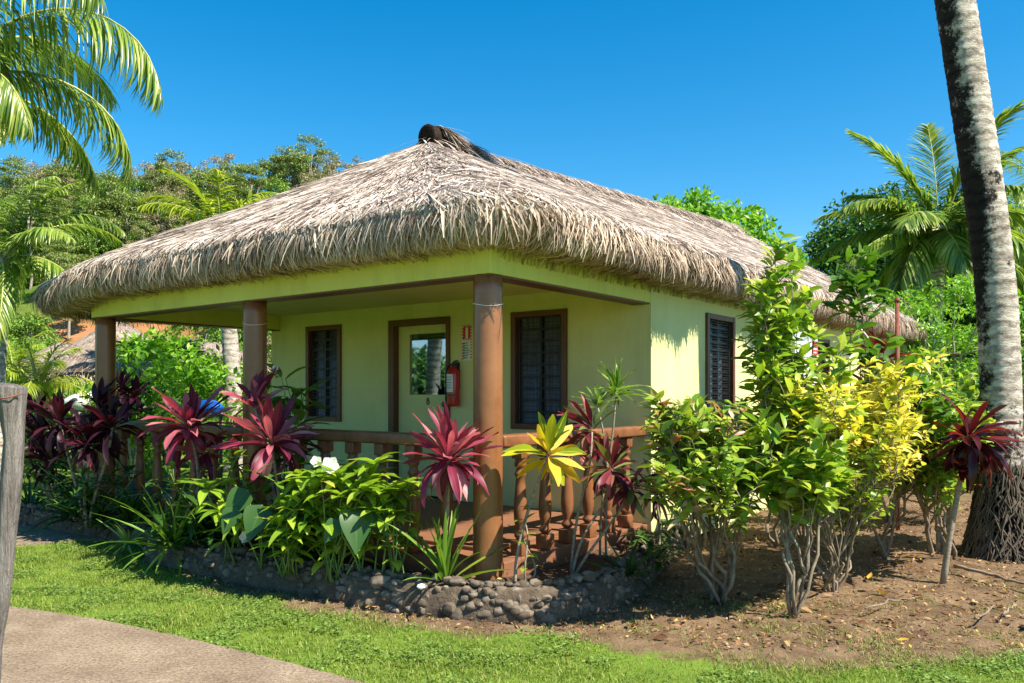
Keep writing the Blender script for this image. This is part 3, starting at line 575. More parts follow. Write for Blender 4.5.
def window(rect, plane, ncols=2, rows=9):     # plane 'y' front wall, 'x' side wall
    a0, a1, z0, z1 = rect
    def P(g, a, b, o0, o1, c, d, bev=None):     # o = distance outwards from the wall face
        if plane == 'y': args = (a, b, YW - o1, YW - o0, c, d)
        else: args = (XR + o0, XR + o1, a, b, c, d)
        g.bbox(*args, bev) if bev else g.box(*args)
    f = Geo(); t = 0.055
    P(f, a0 - 0.005, a0 + t, -0.10, 0.03, z0 - 0.005, z1 + 0.005, 0.005); P(f, a1 - t, a1 + 0.005, -0.10, 0.03, z0 - 0.005, z1 + 0.005, 0.005)
    P(f, a0 + t, a1 - t, -0.10, 0.027, z1 - t, z1 + 0.004, 0.005); P(f, a0 + t, a1 - t, -0.10, 0.033, z0 - 0.004, z0 + t, 0.005)
    win = f.build('window', M['brown'], house, False)
    cu = Geo(); n = 40; aa = np.linspace(a0 + 0.02, a1 - 0.02, n); dep = 0.115 + 0.018 * np.sin(aa * 60) + 0.01 * np.sin(aa * 23)
    V = []
    for z in (z0, z1):
        for a, d in zip(aa, dep): V.append((a, YW + d, z) if plane == 'y' else (XR - d, a, z))
    i = np.arange(n - 1); cu.add(V, np.stack([i, i + 1, i + n + 1, i + n], -1)); cu.build('curtain', M['curtain'], win)
    lo = Geo(); dz = (z1 - z0 - 2 * t) / rows
    for k in range(rows):
        zc = z0 + t + (k + 0.5) * dz; h = dz * 0.56
        for (a, b) in ((a0 + t, (a0 + a1) / 2 - 0.012), ((a0 + a1) / 2 + 0.012, a1 - t)):
            V = [(a, -0.060, zc + h), (b, -0.060, zc + h), (b, -0.048, zc - h), (a, -0.048, zc - h)]
            V = [((p, YW - o, z) if plane == 'y' else (XR + o, p, z)) for p, o, z in V]
            lo.add(V, [(0, 1, 2, 3)])
    lo.build('louvre_panes', M['louvre'], win, False)
    gr = Geo(); P(gr, (a0 + a1) / 2 - 0.012, (a0 + a1) / 2 + 0.012, -0.08, -0.02, z0 + t, z1 - t)
    for s in (a0 + t + 0.035, a1 - t - 0.035): P(gr, s - 0.006, s + 0.006, -0.018, -0.008, z0 + t, z1 - t)
    for k in range(rows): 
        zc = z0 + t + k * dz; P(gr, a0 + t, a1 - t, -0.03, -0.02, zc - 0.006, zc + 0.006)
    for k in range(rows * 3):
        zc = z0 + t + (k + 0.5) * dz / 3; P(gr, a0 + t, a1 - t, -0.012, -0.009, zc - 0.0022, zc + 0.0022)
    for k in range(12):
        s = a0 + t + (k + 0.5) * (a1 - a0 - 2 * t) / 12; P(gr, s - 0.0015, s + 0.0015, -0.0088, -0.0068, z0 + t, z1 - t)
    gr.build('grille', M['black'], win, False)
window(W1, 'y'); window(W2, 'y'); window(S1, 'x', rows=14); window(S2, 'x', rows=8); window(S3, 'x', rows=9)
# door
g = Geo(); a0, a1, z0, z1 = DR
g.bbox(a0 - 0.005, a0 + 0.085, YW - 0.03, YW + 0.12, 0.30, z1 + 0.005, 0.005); g.bbox(a1 - 0.045, a1 + 0.005, YW - 0.03, YW + 0.12, 0.30, z1 + 0.005, 0.005); g.bbox(a0 + 0.085, a1 - 0.045, YW - 0.028, YW + 0.12, z1 - 0.07, z1 + 0.004, 0.005)
dfr = g.build('door_frame', M['brown'], house, False)
g = Geo(); dx0, dx1, dz1 = a0 + 0.087, a1 - 0.047, z1 - 0.072; gx0, gx1, gz0, gz1 = -3.133, -2.535, 1.53, 2.25
wall_panel(g, dx0, dx1, 0.345, dz1, [(gx0, gx1, gz0, gz1)], lambda g, a, b, c, d: g.box(a, b, YW + 0.06, YW + 0.10, c, d))
door = g.build('door', M['wall'], house, False)
g = Geo(); g.box(gx0, gx1, YW + 0.078, YW + 0.082, gz0, gz1); g.build('door_pane', M['glass'], door, False)
g = Geo(); g.box(gx0, gx1, YW + 0.30, YW + 0.31, gz0 - 0.3, gz1); g.build('room_shade_sheet', M['dark'], door, False)  # dark sheet standing in for the unlit room behind the pane
for (c0, c1) in ((gx0 + 0.0, gx0 + 0.075), (gx1 - 0.10, gx1 - 0.0)):
    g = Geo(); n = 14; aa = np.linspace(c0, c1, n); V = [(a, YW + 0.12 + 0.012 * math.sin(a * 150), z) for z in (gz0 - .03, gz1 + .03) for a in aa]; i = np.arange(n - 1)
    g.add(V, np.stack([i, i + 1, i + n + 1, i + n], -1)); g.build('curtain', M['lace'], door)
g = Geo(); g.lathe([(0.03, 0), (0.03, 0.012), (0.014, 0.018), (0.012, 0.04), (0.03, 0.05), (0.033, 0.065), (0.02, 0.08)], 16); h = g.build('door_handle', M['steel'], door); h.location = (dx1 - 0.05, YW + 0.06, 1.42); h.rotation_euler = (math.radians(90), 0, 0)
g = Geo()
th = np.linspace(0, 6.2832, 17)
for zc, r in ((0.018, 0.015), (-0.016, 0.019)):
    g.tube(np.stack([r * np.cos(th), 0 * th, zc + r * 1.15 * np.sin(th)], -1), 0.0055, 6, False)
h = g.build('door_number', M['black'], door); h.location = (-2.83, YW + 0.055, 1.455)

# thatched roof -----------------------------------------------------
FX0, FX1, FY0, FY1 = -6.36, 0.18, -0.15, 14.0
RY0, RY1, RX, RZ0, RZ1 = 2.45, 11.5, -2.85, 4.52, 5.0
CR = 0.22
def loop_pts():
    pts = []
    def seg(a, b, n):
        for t in np.arange(n) / n: pts.append((a[0] + (b[0] - a[0]) * t, a[1] + (b[1] - a[1]) * t))
    step = 0.1
    cs = [((FX1 - CR, FY0 + CR), -90), ((FX1 - CR, FY1 - CR), 0), ((FX0 + CR, FY1 - CR), 90), ((FX0 + CR, FY0 + CR), 180)]
    arc = lambda c, a: [(c[0] + CR * math.cos(math.radians(a + k)), c[1] + CR * math.sin(math.radians(a + k))) for k in np.arange(0, 90, 10)]
    A = [arc(c, a) for c, a in cs]
    for i in range(4):
        pts += A[i]; e = (cs[i][0][0] + CR * math.cos(math.radians(cs[i][1] + 90)), cs[i][0][1] + CR * math.sin(math.radians(cs[i][1] + 90)))
        nx_ = A[(i + 1) % 4][0]; seg(e, nx_, int(math.dist(e, nx_) / step))
    return np.array(pts)
LP = loop_pts(); LPn = len(LP)
LT = nrm(np.roll(LP, -1, 0) - np.roll(LP, 1, 0)); LN = np.stack([LT[:, 1], -LT[:, 0]], -1)
LS = np.concatenate([[0], np.cumsum(np.linalg.norm(np.roll(LP, -1, 0) - LP, axis=1))]); PER = LS[-1]
wob = np.array([1.0 * noise.noise(Vector((p[0] * 0.55, p[1] * 0.55, 4))) + 0.5 * noise.noise(Vector((p[0] * 1.5, p[1] * 1.5, 8))) for p in LP])
for Y0, am, wd_ in ((2.2, 0.5, 0.16), (3.0, -0.5, 0.2), (4.6, 0.45, 0.2), (5.3, -0.6, 0.3), (7.3, 0.5, 0.2), (9.6, 0.45, 0.25)):   # folds and tufts along the right eave
    wob = wob - np.where(LP[:, 0] > -0.1, am * np.exp(-((LP[:, 1] - Y0) / wd_) ** 2), 0)
wob2 = np.array([noise.noise(Vector((p[0] * 0.4, p[1] * 0.4, 14))) for p in LP])
PROF = np.array([(-0.05, 2.635), (0.05, 2.60), (0.16, 2.60), (0.27, 2.65), (0.35, 2.75), (0.36, 2.85), (0.27, 2.94)]); NP_ = len(PROF)
RIDGE = np.stack([np.full(LPn, RX), np.clip(LP[:, 1], RY0, RY1)], -1); RIDZ = RZ0 + (RIDGE[:, 1] - RY0) / (RY1 - RY0) * (RZ1 - RZ0)
def roofP(a, s):            # a: metres along the eave, s: 0..1 lip, 1..2 slope
    a = np.mod(a, PER); f = np.interp(a, LS, np.arange(LPn + 1)); i = np.floor(f).astype(int) % LPn; j = (i + 1) % LPn; w_ = (f - np.floor(f))[..., None]
    p = LP[i] * (1 - w_) + LP[j] * w_; n = nrm(LN[i] * (1 - w_) + LN[j] * w_); w1 = w_[..., 0]
    wb = wob[i] * (1 - w1) + wob[j] * w1; wb2 = wob2[i] * (1 - w1) + wob2[j] * w1
    rd = RIDGE[i] * (1 - w_) + RIDGE[j] * w_; rz = RIDZ[i] * (1 - w1) + RIDZ[j] * w1
    sl = np.clip(s, -0.25, 1) * (NP_ - 1)
    k = np.arange(NP_)
    o = np.interp(sl, k, PROF[:, 0]); z = np.interp(sl, k, PROF[:, 1])
    lipw = np.clip(np.sin(np.clip(s, 0, 1) * 2.6), 0, 1)
    o = o + 0.17 * wb * lipw + np.minimum(s, 0) * 0.05; z = z + 0.06 * wb2 * lipw + np.minimum(s, 0) * 0.35
    q = np.clip(s - 1, 0, 1)
    z = z - 0.13 * sstep(-5.0, -6.2, p[..., 0]) * (1 - q)
    E = p + n * o[..., None]
    q2 = q[..., None]
    XY = E * (1 - q2) + rd * q2
    Z = z * (1 - q) + rz * q - 0.02 * np.sin(np.pi * np.clip(q * 1.0, 0, 1)) + 0.035 * wb * np.sin(np.pi * np.clip(q * 2.5, 0, 1)) * (q < 0.4) - 0.03 * wb2 * np.sin(q * 12)*(q<.9)
    return np.concatenate([XY, Z[..., None]], -1)
def roofN(a, s, e=0.02):
    da = roofP(a + 0.05, s) - roofP(a - 0.05, s); ds = roofP(a, s + e) - roofP(a, s - e)
    return nrm(np.cross(da, ds))
ss = np.concatenate([np.linspace(0, 1, 13), 1 + np.linspace(0, 1, 16)[1:]])
aa = np.arange(0, PER, 0.12); A, S_ = np.meshgrid(aa, ss, indexing='ij')
V = roofP(A, S_); na, ns = A.shape
i = np.arange(na)[:, None]; j = np.arange(ns - 1)[None]; q = i * ns + j; q2 = ((i + 1) % na) * ns + j
g = Geo(); g.add(V.reshape(-1, 3), np.stack([q, q2, q2 + 1, q + 1], -1).reshape(-1, 4))
thatch = g.build('thatch_roof', M['thatch_base'], house)
g = Geo()
def strands(g, n, a_lo, a_hi, s0, ln, wd, lift, jit, nseg=4, mi=0):
    # n strips starting at (a, s0) running down the surface; ln in profile units
    a = RNG.uniform(a_lo, a_hi, n); s = s0(n); L = ln(n)
    cl = 3.0   # metres per unit of s on the slope
    t = np.linspace(0, 1, nseg + 1)[None]
    side = RNG.normal(0, jit, n)[:, None]
    sv = s[:, None] - L[:, None] * t
    # below s=1 the profile is shorter per unit
    sv = np.where(sv < 1, 1 - (1 - sv) * np.where(s[:, None] > 1, 3.0, 1.0), sv); sv = np.maximum(sv, -0.3)
    av = a[:, None] + side * t
    P = roofP(av, sv); N = roofN(av, np.maximum(sv, 0.03))
    up = RNG.uniform(lift[0], lift[1], n)[:, None]; cur = RNG.normal(0, 0.35, n)[:, None]
    P = P + N * (0.004 + up * t * (0.6 + cur * t))[..., None]
    T = nrm(np.gradient(P, axis=1)); Sd = nrm(np.cross(T, N))
    tw = RNG.uniform(-0.8, 0.8, n)[:, None, None]; Sd = nrm(Sd * np.cos(tw) + N * np.sin(tw))
    Wd = (wd(n)[:, None] * (1 - 0.7 * t ** 2) / 2)[..., None]
    V = np.stack([P - Sd * Wd, P + Sd * Wd], 2); k = nseg + 1
    b = (np.arange(n) * k * 2)[:, None]; r = (np.arange(nseg) * 2)[None]; q = b + r
    g.add(V.reshape(-1, 3), np.stack([q, q + 1, q + 3, q + 2], -1).reshape(-1, 4), mi=mi)
def hang(g, n, a_lo, a_hi, sr, lr, wr, br, out, zmin=2.565, tang=0.52):
    # loose straw that leaves the bulge of the lip and droops under its own weight
    a = RNG.uniform(a_lo, a_hi, n); s_ = RNG.uniform(sr[0], sr[1], n)
    P = roofP(a, s_); N = roofN(a, np.clip(s_, 0.04, 1.9)); T = nrm(roofP(a, s_ - 0.04) - P); Nh = N.copy(); Nh[:, 2] = 0; Nh = nrm(Nh)
    sw = (0.42 * np.sin(a * 2.6 + 3 * np.sin(a * 1.1)) + RNG.normal(0, tang, n))[:, None]; Sd = np.cross(N, T)
    D = nrm(T * 0.9 + Nh * out * RNG.uniform(0.1, 1.2, n)[:, None] + np.array([0, 0, -0.45]) + Sd * sw)
    L = np.minimum(RNG.uniform(lr[0], lr[1], n), np.maximum((P[:, 2] - zmin + 0.13 * sstep(-5.0, -6.2, P[:, 0]) + RNG.normal(0, 0.012, n)) / 0.88, 0.03))
    g.leaves(P - N * 0.01, D, nrm(Nh + np.array([0, 0, 0.35]) + Sd * RNG.normal(0, 0.35, (n, 1))), L, RNG.uniform(wr[0], wr[1], n), RNG.uniform(br[0], br[1], n), 0.15, 4, 'strand')
U = lambda lo, hi: (lambda n: RNG.uniform(lo, hi, n))
front_len = CR * 1.57
# eave loop starts at the front right corner and runs along the right side, the back, the left side and the front
side_lo, side_hi = -1.0, 14.5; fr_lo, fr_hi = PER - 7.2, PER + 0.2
for lo, hi, dens in ((side_lo, side_hi, 1.0), (fr_lo, fr_hi, 1.25), (side_hi, fr_lo, 0.25)):
    m = hi - lo
    strands(g, int(m * 300 * dens), lo, hi, U(0.75, 1.12), U(0.35, 0.75), U(0.005, 0.014), (0.0, 0.05), 0.10, 5)
    strands(g, int(m * 300 * dens), lo, hi, U(0.35, 0.8), U(0.3, 0.7), U(0.004, 0.012), (0.0, 0.045), 0.09, 5)
    hang(g, int(m * 800 * dens), lo, hi, (0.60, 1.12), (0.12, 0.38), (0.004, 0.015), (0.3, 1.5), 0.40)
    hang(g, int(m * 110 * dens), lo, hi, (0.70, 1.15), (0.12, 0.34), (0.014, 0.032), (0.4, 1.6), 0.5)
    hang(g, int(m * 700 * dens), lo, hi, (0.34, 0.72), (0.08, 0.22), (0.004, 0.011), (0.1, 1.0), 0.12)
    hang(g, int(m * 380 * dens), lo, hi, (0.10, 0.40), (0.04, 0.11), (0.003, 0.009), (-0.3, 0.6), -0.1, 2.55, 0.2)
    strands(g, int(m * 1500 * dens), lo, hi, lambda n: 1 + RNG.random(n) ** 1.3 * 0.97, U(0.05, 0.14), U(0.006, 0.022), (0.002, 0.02), 0.10, 3, 1)
    strands(g, int(m * 60 * dens), lo, hi, lambda n: 1 + RNG.random(n) ** 1.2 * 0.9, U(0.06, 0.14), U(0.01, 0.026), (0.01, 0.05), 0.2, 4, 1)
# long loose straws under the eave
strands(g, 26, fr_lo + 1, fr_hi, U(0.05, 0.2), U(0.35, 0.5), U(0.006, 0.014), (0.0, 0.03), 0.09, 4)
strands(g, 60, side_lo, side_hi, U(0.05, 0.2), U(0.3, 0.5), U(0.006, 0.016), (0.0, 0.03), 0.09, 4)
g.build('straw', [M['thatch'], M['thatch_top']], thatch)
# ridge cover and log
g = Geo()
n = 3200; y = RNG.uniform(RY0 - 0.05, RY1 + 0.1, n); sgn = RNG.choice([-1, 1], n); zr = RZ0 + (y - RY0) / (RY1 - RY0) * (RZ1 - RZ0)
D = np.stack([sgn * RNG.uniform(0.6, 1, n), RNG.normal(0, 0.4, n), -RNG.uniform(0.25, 0.5, n)], -1); B = np.stack([RX + sgn * RNG.uniform(-0.06, 0.06, n), y, zr + RNG.uniform(0.02, 0.055, n)], -1)
g.leaves(B, D, np.array([0, 0, 1.]), RNG.uniform(0.25, 0.6, n), RNG.uniform(0.008, 0.024, n), RNG.uniform(0.1, 0.35, n), 0.05, 3, 'strand')
g.tube([(RX, RY0 - 0.02, RZ0 - 0.03), (RX, RY0 + 3, RZ0 + 0.02), (RX, RY1 + 0.1, RZ1 - 0.03)], [0.07, 0.06, 0.06], 12)
n = 900; y = RY0 + 0.06 + 0.8 * RNG.random(n) ** 1.4; sgn = RNG.choice([-1, 1], n)
g.leaves(np.stack([RX + sgn * RNG.uniform(0, 0.1, n), y, RZ0 + 0.185 - 0.13 * (y - RY0) + RNG.normal(0, 0.012, n)], -1), np.stack([sgn * RNG.uniform(0.3, 1, n), RNG.uniform(0.0, 1.2, n), -RNG.uniform(0.1, 0.6, n)], -1), np.array([0, 0, 1.]), RNG.uniform(0.15, 0.4, n), RNG.uniform(0.01, 0.03, n), RNG.uniform(0.3, 0.9, n), 0.05, 3, 'strand')
g.build('ridge_cover', M['thatch_top'], thatch)
g = Geo(); yy = np.array([RY0 - 0.05, RY0 - 0.045, RY0 + 0.35]); g.tube(np.stack([np.full(3, RX), yy, np.full(3, RZ0 + 0.06)], -1), [0.128, 0.135, 0.135], 24); 
n = 900; th = RNG.uniform(0, 6.28, n); r = 0.118 * np.sqrt(RNG.random(n)); B = np.stack([RX + r * np.cos(th), np.full(n, RY0 - 0.04), RZ0 + 0.06 + r * np.sin(th)], -1)
g.leaves(B, np.stack([RNG.normal(0, .5, n), -np.ones(n), RNG.normal(0, .5, n)], -1), np.array([0, 0, 1.]), RNG.uniform(0.01, 0.03, n), 0.008, 0.3, 0.1, 1, 'strand')
g.build('ridge_log', M['log'], thatch)

# ------------------------------------------------------------------ things on the walls
def on_front(name, X, z, label, cat): 
    return empty(name, H(X, YW, z), label, cat, rz=-math.radians(37))
ex = on_front('fire_extinguisher', -2.315, 1.40, 'red fire extinguisher with black hose and white label hung beside the door', 'fire extinguisher')
g = Geo(); g.lathe([(0.06, 0), (0.07, 0.012), (0.072, 0.03), (0.072, 0.36), (0.066, 0.40), (0.045, 0.43), (0.024, 0.445), (0.022, 0.46)], 24, (0, -0.085, 0)); g.build('cylinder', M['red'], ex)
g = Geo(); th = np.linspace(-2.6, -0.9, 13); n = 13; V = [(0.0735 * math.cos(t), -0.085 + 0.0735 * math.sin(t), z) for z in (0.16, 0.36) for t in th]; i = np.arange(n - 1); g.add(V, np.stack([i, i + 1, i + n + 1, i + n], -1)); g.build('label', M['white'], ex)
g = Geo(); th2 = np.linspace(-2.5, -1.9, 6)
for k in range(5):
    V = [(0.0742 * math.cos(t), -0.085 + 0.0742 * math.sin(t), z) for z in (0.325 - k * 0.03, 0.331 - k * 0.03) for t in np.linspace(-2.4, -1.1 - 0.1 * (k % 2), 9)]; i = np.arange(8); g.add(V, np.stack([i, i + 1, i + 10, i + 9], -1))
V = [(0.0740 * math.cos(t), -0.085 + 0.0740 * math.sin(t), z) for z in (0.115, 0.135) for t in np.linspace(-2.8, -0.3, 13)]; i = np.arange(12); g.add(V, np.stack([i, i + 1, i + 14, i + 13], -1))
g.build('printing', M['signdark'], ex)
g = Geo(); g.bbox(-0.02, 0.02, -0.105, -0.065, 0.455, 0.485, 0.004); g.tube([(0.0, -0.085, 0.49), (0.03, -0.09, 0.505), (0.085, -0.10, 0.51)], [0.011, 0.010, 0.008], 8); g.tube([(0.0, -0.085, 0.48), (0.04, -0.09, 0.468), (0.08, -0.1, 0.45)], [0.010, 0.009, 0.007], 8); g.build('valve_handle', M['black'], ex)
g = Geo(); g.tube([(-0.015, -0.09, 0.475), (-0.06, -0.10, 0.455), (-0.09, -0.10, 0.38), (-0.092, -0.10, 0.2), (-0.088, -0.10, 0.06)], [0.010, 0.011, 0.011, 0.011, 0.014], 10); g.build('hose', M['black'], ex)
g = Geo(); g.bbox(-0.03, 0.03, -0.014, -0.001, 0.2, 0.5, 0.003); g.build('wall_bracket', M['black'], ex)
sg = on_front('fire_sign', -2.18, 1.915, 'red and white chequered fire extinguisher sign above small print panel beside the corner column', 'sign')
g = Geo(); g.box(-0.07, 0.07, -0.006, -0.001, 0, 0.40); g.build('panel', M['white'], sg, False)
g = Geo()
def sq(g, x, z, w_, h_, o=-0.0085): g.box(x, x + w_, o, -0.0062, z, z + h_)
c_ = 0.0175
for r_ in range(10):
    for k in range(8):
        zz = 0.40 - (r_ + 1) * c_ * 0.98
        border = r_ in (0, 9) or k in (0, 7)
        if border and (r_ + k) % 2 == 0: sq(g, -0.07 + k * c_, zz, c_, c_ * 0.98)
sq(g, -0.0525, 0.246, 0.033, 0.135); sq(g, 0.0195, 0.246, 0.033, 0.135); sq(g, -0.0195, 0.37, 0.039, 0.011)
for r_ in range(12):
    if r_ % 2 == 0: sq(g, 0.055, 0.215 - (r_ + 1) * c_, 0.014, c_)
    if r_ % 2 == 1: sq(g, -0.07, 0.215 - (r_ + 1) * c_, 0.014, c_)
g.build('red_print', M['signred'], sg, False)
g = Geo(); rr_ = random.Random(4)
for r_ in range(7):
    z = 0.196 - r_ * 0.027
    sq(g, -0.055, z - 0.012, 0.028, 0.016); sq(g, -0.02, z, 0.03 + rr_.random() * 0.035, 0.005); sq(g, -0.02, z - 0.011, 0.02 + rr_.random() * 0.045, 0.005)
g.build('small_print', M['signdark'], sg, False)
# white utility cabinet on the side wall
cb = empty('meter_cabinet', H(XR, 6.35, 1.15), 'tall white utility cabinet with a red sticker on the side wall behind the shrubs', 'cabinet', rz=-math.radians(37))
g = Geo(); g.bbox(0.001, 0.22, -0.45, 0.45, 0, 1.25, 0.01); g.build('cabinet_body', M['white'], cb, False)
g = Geo(); g.bbox(0.221, 0.24, -0.43, -0.01, 0.03, 1.22, 0.006); g.bbox(0.221, 0.24, 0.01, 0.43, 0.03, 1.22, 0.006); dd = g.build('cabinet_door', M['white'], cb, False)
g = Geo(); g.box(0.241, 0.243, 0.20, 0.42, 0.90, 1.10); g.build('sticker', M['signred'], cb, False)
g = Geo(); g.box(0.2435, 0.2445, 0.23, 0.39, 0.985, 1.005); g.box(0.2435, 0.2445, 0.23, 0.35, 0.94, 0.955); g.build('sticker_print', M['white'], cb, False)

# ------------------------------------------------------------------ plant builders
def up_perp(D): 
    z = np.zeros_like(D); z[:, 2] = 1; z += RNG.normal(0, 0.02, D.shape); return z
def rosette(g, c, n, L, W, e0=80, e1=-20, bend=(0.3, 0.9), prof='lance', nseg=6, axis=None, fold=0.18, wave=0.02, rad=0.02, spread=0.06, mi=0, droop=0.0):
    k = (np.arange(n) + 0.5) / n; az = np.arange(n) * 2.39996 + RNG.normal(0, 0.6, n)
    el = np.radians(e0 + (e1 - e0) * k ** 0.9 + RNG.normal(0, 13, n))
    D = np.stack([np.cos(az) * np.cos(el), np.sin(az) * np.cos(el), np.sin(el)], -1)
    if axis is not None: D = nrm(D + np.array(axis) * 0.4)
    B = np.array(c) + D * rad; B[:, 2] += spread * (0.5 - k)
    Ls = L * RNG.uniform(0.62, 1.12, n) * (0.75 + 0.25 * np.sin(np.pi * k)); 
    g.leaves(B, D, up_perp(D) + RNG.normal(0, 0.30, (n, 3)), Ls, W * RNG.uniform(0.75, 1.2, n), RNG.uniform(bend[0] - 0.15, bend[1] + 0.25, n) * (0.35 + 0.65 * k) * 1.25 + (droop * np.clip(k - 0.45, 0, 1) * RNG.uniform(0.6, 1.4, n) if droop else 0), fold, nseg, prof, wave, mi)
def wig(p0, p1, n=8, amp=0.03, bow=None):
    p0 = np.array(p0, float); p1 = np.array(p1, float); t = np.linspace(0, 1, n)[:, None]
    P = p0 + (p1 - p0) * t + np.sin(np.pi * t) * RNG.normal(0, amp, 3) + np.sin(2 * np.pi * t) * RNG.normal(0, amp * 0.6, 3)
    if bow is not None: P = P + np.sin(np.pi * t) * np.array(bow)
    return P
def heads_plant(name, label, cat, base, heads, mat, smat='stem', r=0.013, group=None):
    # heads: list of (centre xyz, n, length, width, extra)
    base = np.array(base, float); root = empty(name, base, label, cat, group); g = Geo()
    for h in heads:
        c = np.array(h[0]) - base; b0 = np.array([RNG.normal(0, 0.03), RNG.normal(0, 0.03), -0.04]); g.tube(wig(b0, c, 9, 0.025), np.linspace(r * 1.2, r * 0.8, 9), 7)
    g.build('stem', M[smat], root)
    for h in heads:
        g = Geo(); kw = dict(prof='ti', droop=2.4, axis=(RNG.normal(0, 0.45), RNG.normal(0, 0.35), 0.1)) if mat.startswith('lf_ti') else {}; kw.update(h[4] if len(h) > 4 else {}); rosette(g, np.array(h[0]) - base, h[1], h[2], h[3], **kw); g.build('leaf_rosette', M[mat], root)
    return root
BZ = 0.18   # bed level
def bed(xp, d, z=BZ):
    return np.array([(xp - 512) / FPX * d, d, z])
# red ti plants
heads_plant('ti_plant', 'large pink and crimson ti plant in front of the corner column', 'shrub', bed(440, 5.98), [(px(449, 461, 5.80), 60, 0.42, 0.063, dict(e0=82, e1=-25, bend=(0.1, 0.8)))], 'lf_ti')
heads_plant('ti_plant', 'crimson ti plant with drooping pink lower leaves below the left veranda window', 'shrub', bed(282, 6.75), [(px(272, 445, 6.6), 51, 0.45, 0.073, dict(e0=80, e1=-25, bend=(0.1, 0.9))), (px(255, 408, 6.9), 20, 0.32, 0.073, dict(e0=75, e1=10))], 'lf_ti')
heads_plant('ti_plant', 'dark crimson ti plant with upright pink leaves in front of the open left bay', 'shrub', bed(196, 7.5), [(px(190, 430, 7.35), 43, 0.47, 0.085, dict(e0=82, e1=-25, bend=(0.1, 0.8))), (px(205, 452, 7.6), 35, 0.38, 0.059, dict(e0=40, e1=-25))], 'lf_ti')
heads_plant('ti_plant', 'cluster of maroon ti plants on pale stems in front of the left end column', 'shrub', bed(92, 8.6), [(px(60, 425, 8.5), 43, 0.44, 0.063, dict(e1=-25)), (px(88, 445, 8.4), 49, 0.42, 0.063, dict(e1=-25)), (px(112, 428, 8.3), 43, 0.42, 0.059, dict(e1=-25)), (px(98, 408, 8.8), 35, 0.38, 0.059, dict(e1=-25))], 'lf_tidark', r=0.017)
heads_plant('ti_plant', 'dark maroon ti plant nearest the grey wooden post', 'shrub', bed(52, 9.4, 0.1), [(px(42, 440, 9.3), 43, 0.44, 0.059, dict(e1=-25)), (px(48, 462, 9.0), 35, 0.37, 0.055, dict(e1=-25)), (px(36, 415, 9.6), 24, 0.35, 0.055, dict(e1=-25))], 'lf_tidark', r=0.015)
heads_plant('ti_plant', 'mixed maroon, pink and green ti plant beside the right veranda railing', 'shrub', bed(572, 6.15), [(px(592, 432, 6.25), 31, 0.35, 0.055, dict(e0=80, e1=-25)), (px(612, 470, 6.1), 37, 0.32, 0.055, dict(e0=60, e1=-25)), (px(632, 488, 6.05), 24, 0.28, 0.051, dict(e0=30, e1=-25))], 'lf_timix', r=0.010)
heads_plant('ti_plant', 'dark red ti plant with hanging leaves in front of the coconut trunk', 'shrub', np.array([*gp(946, 581, 0.06), 0.04]), [(px(968, 440, 6.45), 69, 0.45, 0.063, dict(e0=55, e1=-65, bend=(0.6, 1.5), droop=2.6))], 'lf_tired', r=0.022)
heads_plant('ti_plant', 'orange red ti plant above the golden hedge by the rusty pole', 'shrub', np.array([4.2, 9.1, 0.1]), [(px(880, 362, 8.9), 43, 0.45, 0.059, dict(e0=88, e1=-15)), (px(868, 385, 8.9), 29, 0.37, 0.051, dict(e0=60, e1=-25))], 'lf_tired')
# croton
heads_plant('croton', 'yellow and orange croton on a thin pale stem in front of the railing', 'shrub', bed(514, 5.75), [(px(548, 455, 5.8), 24, 0.33, 0.098, dict(e0=80, e1=-40, prof='oval', bend=(0.1, 0.7), fold=0.12))], 'lf_croton', r=0.011)
# dracaenas
heads_plant('dracaena', 'slender spiky green dracaena rising above the right railing', 'shrub', bed(606, 6.75), [(px(616, 392, 6.8), 44, 0.27, 0.024, dict(e0=88, e1=-10, prof='strap', bend=(0.1, 0.8))), (px(598, 408, 6.7), 26, 0.20, 0.02, dict(e0=85, e1=0, prof='strap'))], 'lf_strap', r=0.009)
heads_plant('dracaena', 'low dark spiky dracaena at the corner of the green wall', 'shrub', bed(655, 7.15, 0.15), [(px(655, 497, 7.1), 44, 0.33, 0.028, dict(e0=88, e1=-25, prof='strap'))], 'lf_tidark', 'stem')
# strap leaved lilies
def clump(name, label, base, n, L, W, mat, e0=85, e1=25, bend=(0.2, 0.9), rad=0.05, group=None, cat='plant', nseg=6):
    root = empty(name, base, label, cat, group); g = Geo(); rosette(g, (0, 0, 0), n, L, W, e0, e1, bend, 'strap', nseg, rad=rad, spread=0.0, fold=0.25, wave=0.004); g.build('leaf_clump', M[mat], root); return root
clump('strap_lily', 'bright green strap leaved lily at the foot of the corner column', bed(446, 5.84), 26, 0.62, 0.034, 'lf_strap', 88, 40)
clump('strap_lily', 'arching dark green strap lily beside the end of the stone wall', bed(172, 7.15), 54, 0.72, 0.026, 'lf_strap', 85, 10, (0.4, 1.3))
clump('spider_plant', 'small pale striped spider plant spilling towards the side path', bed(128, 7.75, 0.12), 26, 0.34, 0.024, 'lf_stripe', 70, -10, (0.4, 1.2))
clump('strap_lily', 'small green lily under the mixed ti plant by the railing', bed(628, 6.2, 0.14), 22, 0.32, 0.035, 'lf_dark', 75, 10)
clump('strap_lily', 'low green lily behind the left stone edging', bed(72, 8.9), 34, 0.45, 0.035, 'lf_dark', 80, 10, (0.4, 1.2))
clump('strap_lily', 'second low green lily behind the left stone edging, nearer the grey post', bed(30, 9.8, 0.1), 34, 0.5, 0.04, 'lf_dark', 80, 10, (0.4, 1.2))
clump('strap_lily', 'leafy green clump at the foot of the left end column', bed(128, 8.5), 40, 0.5, 0.05, 'lf_dark', 80, 5, (0.4, 1.2))
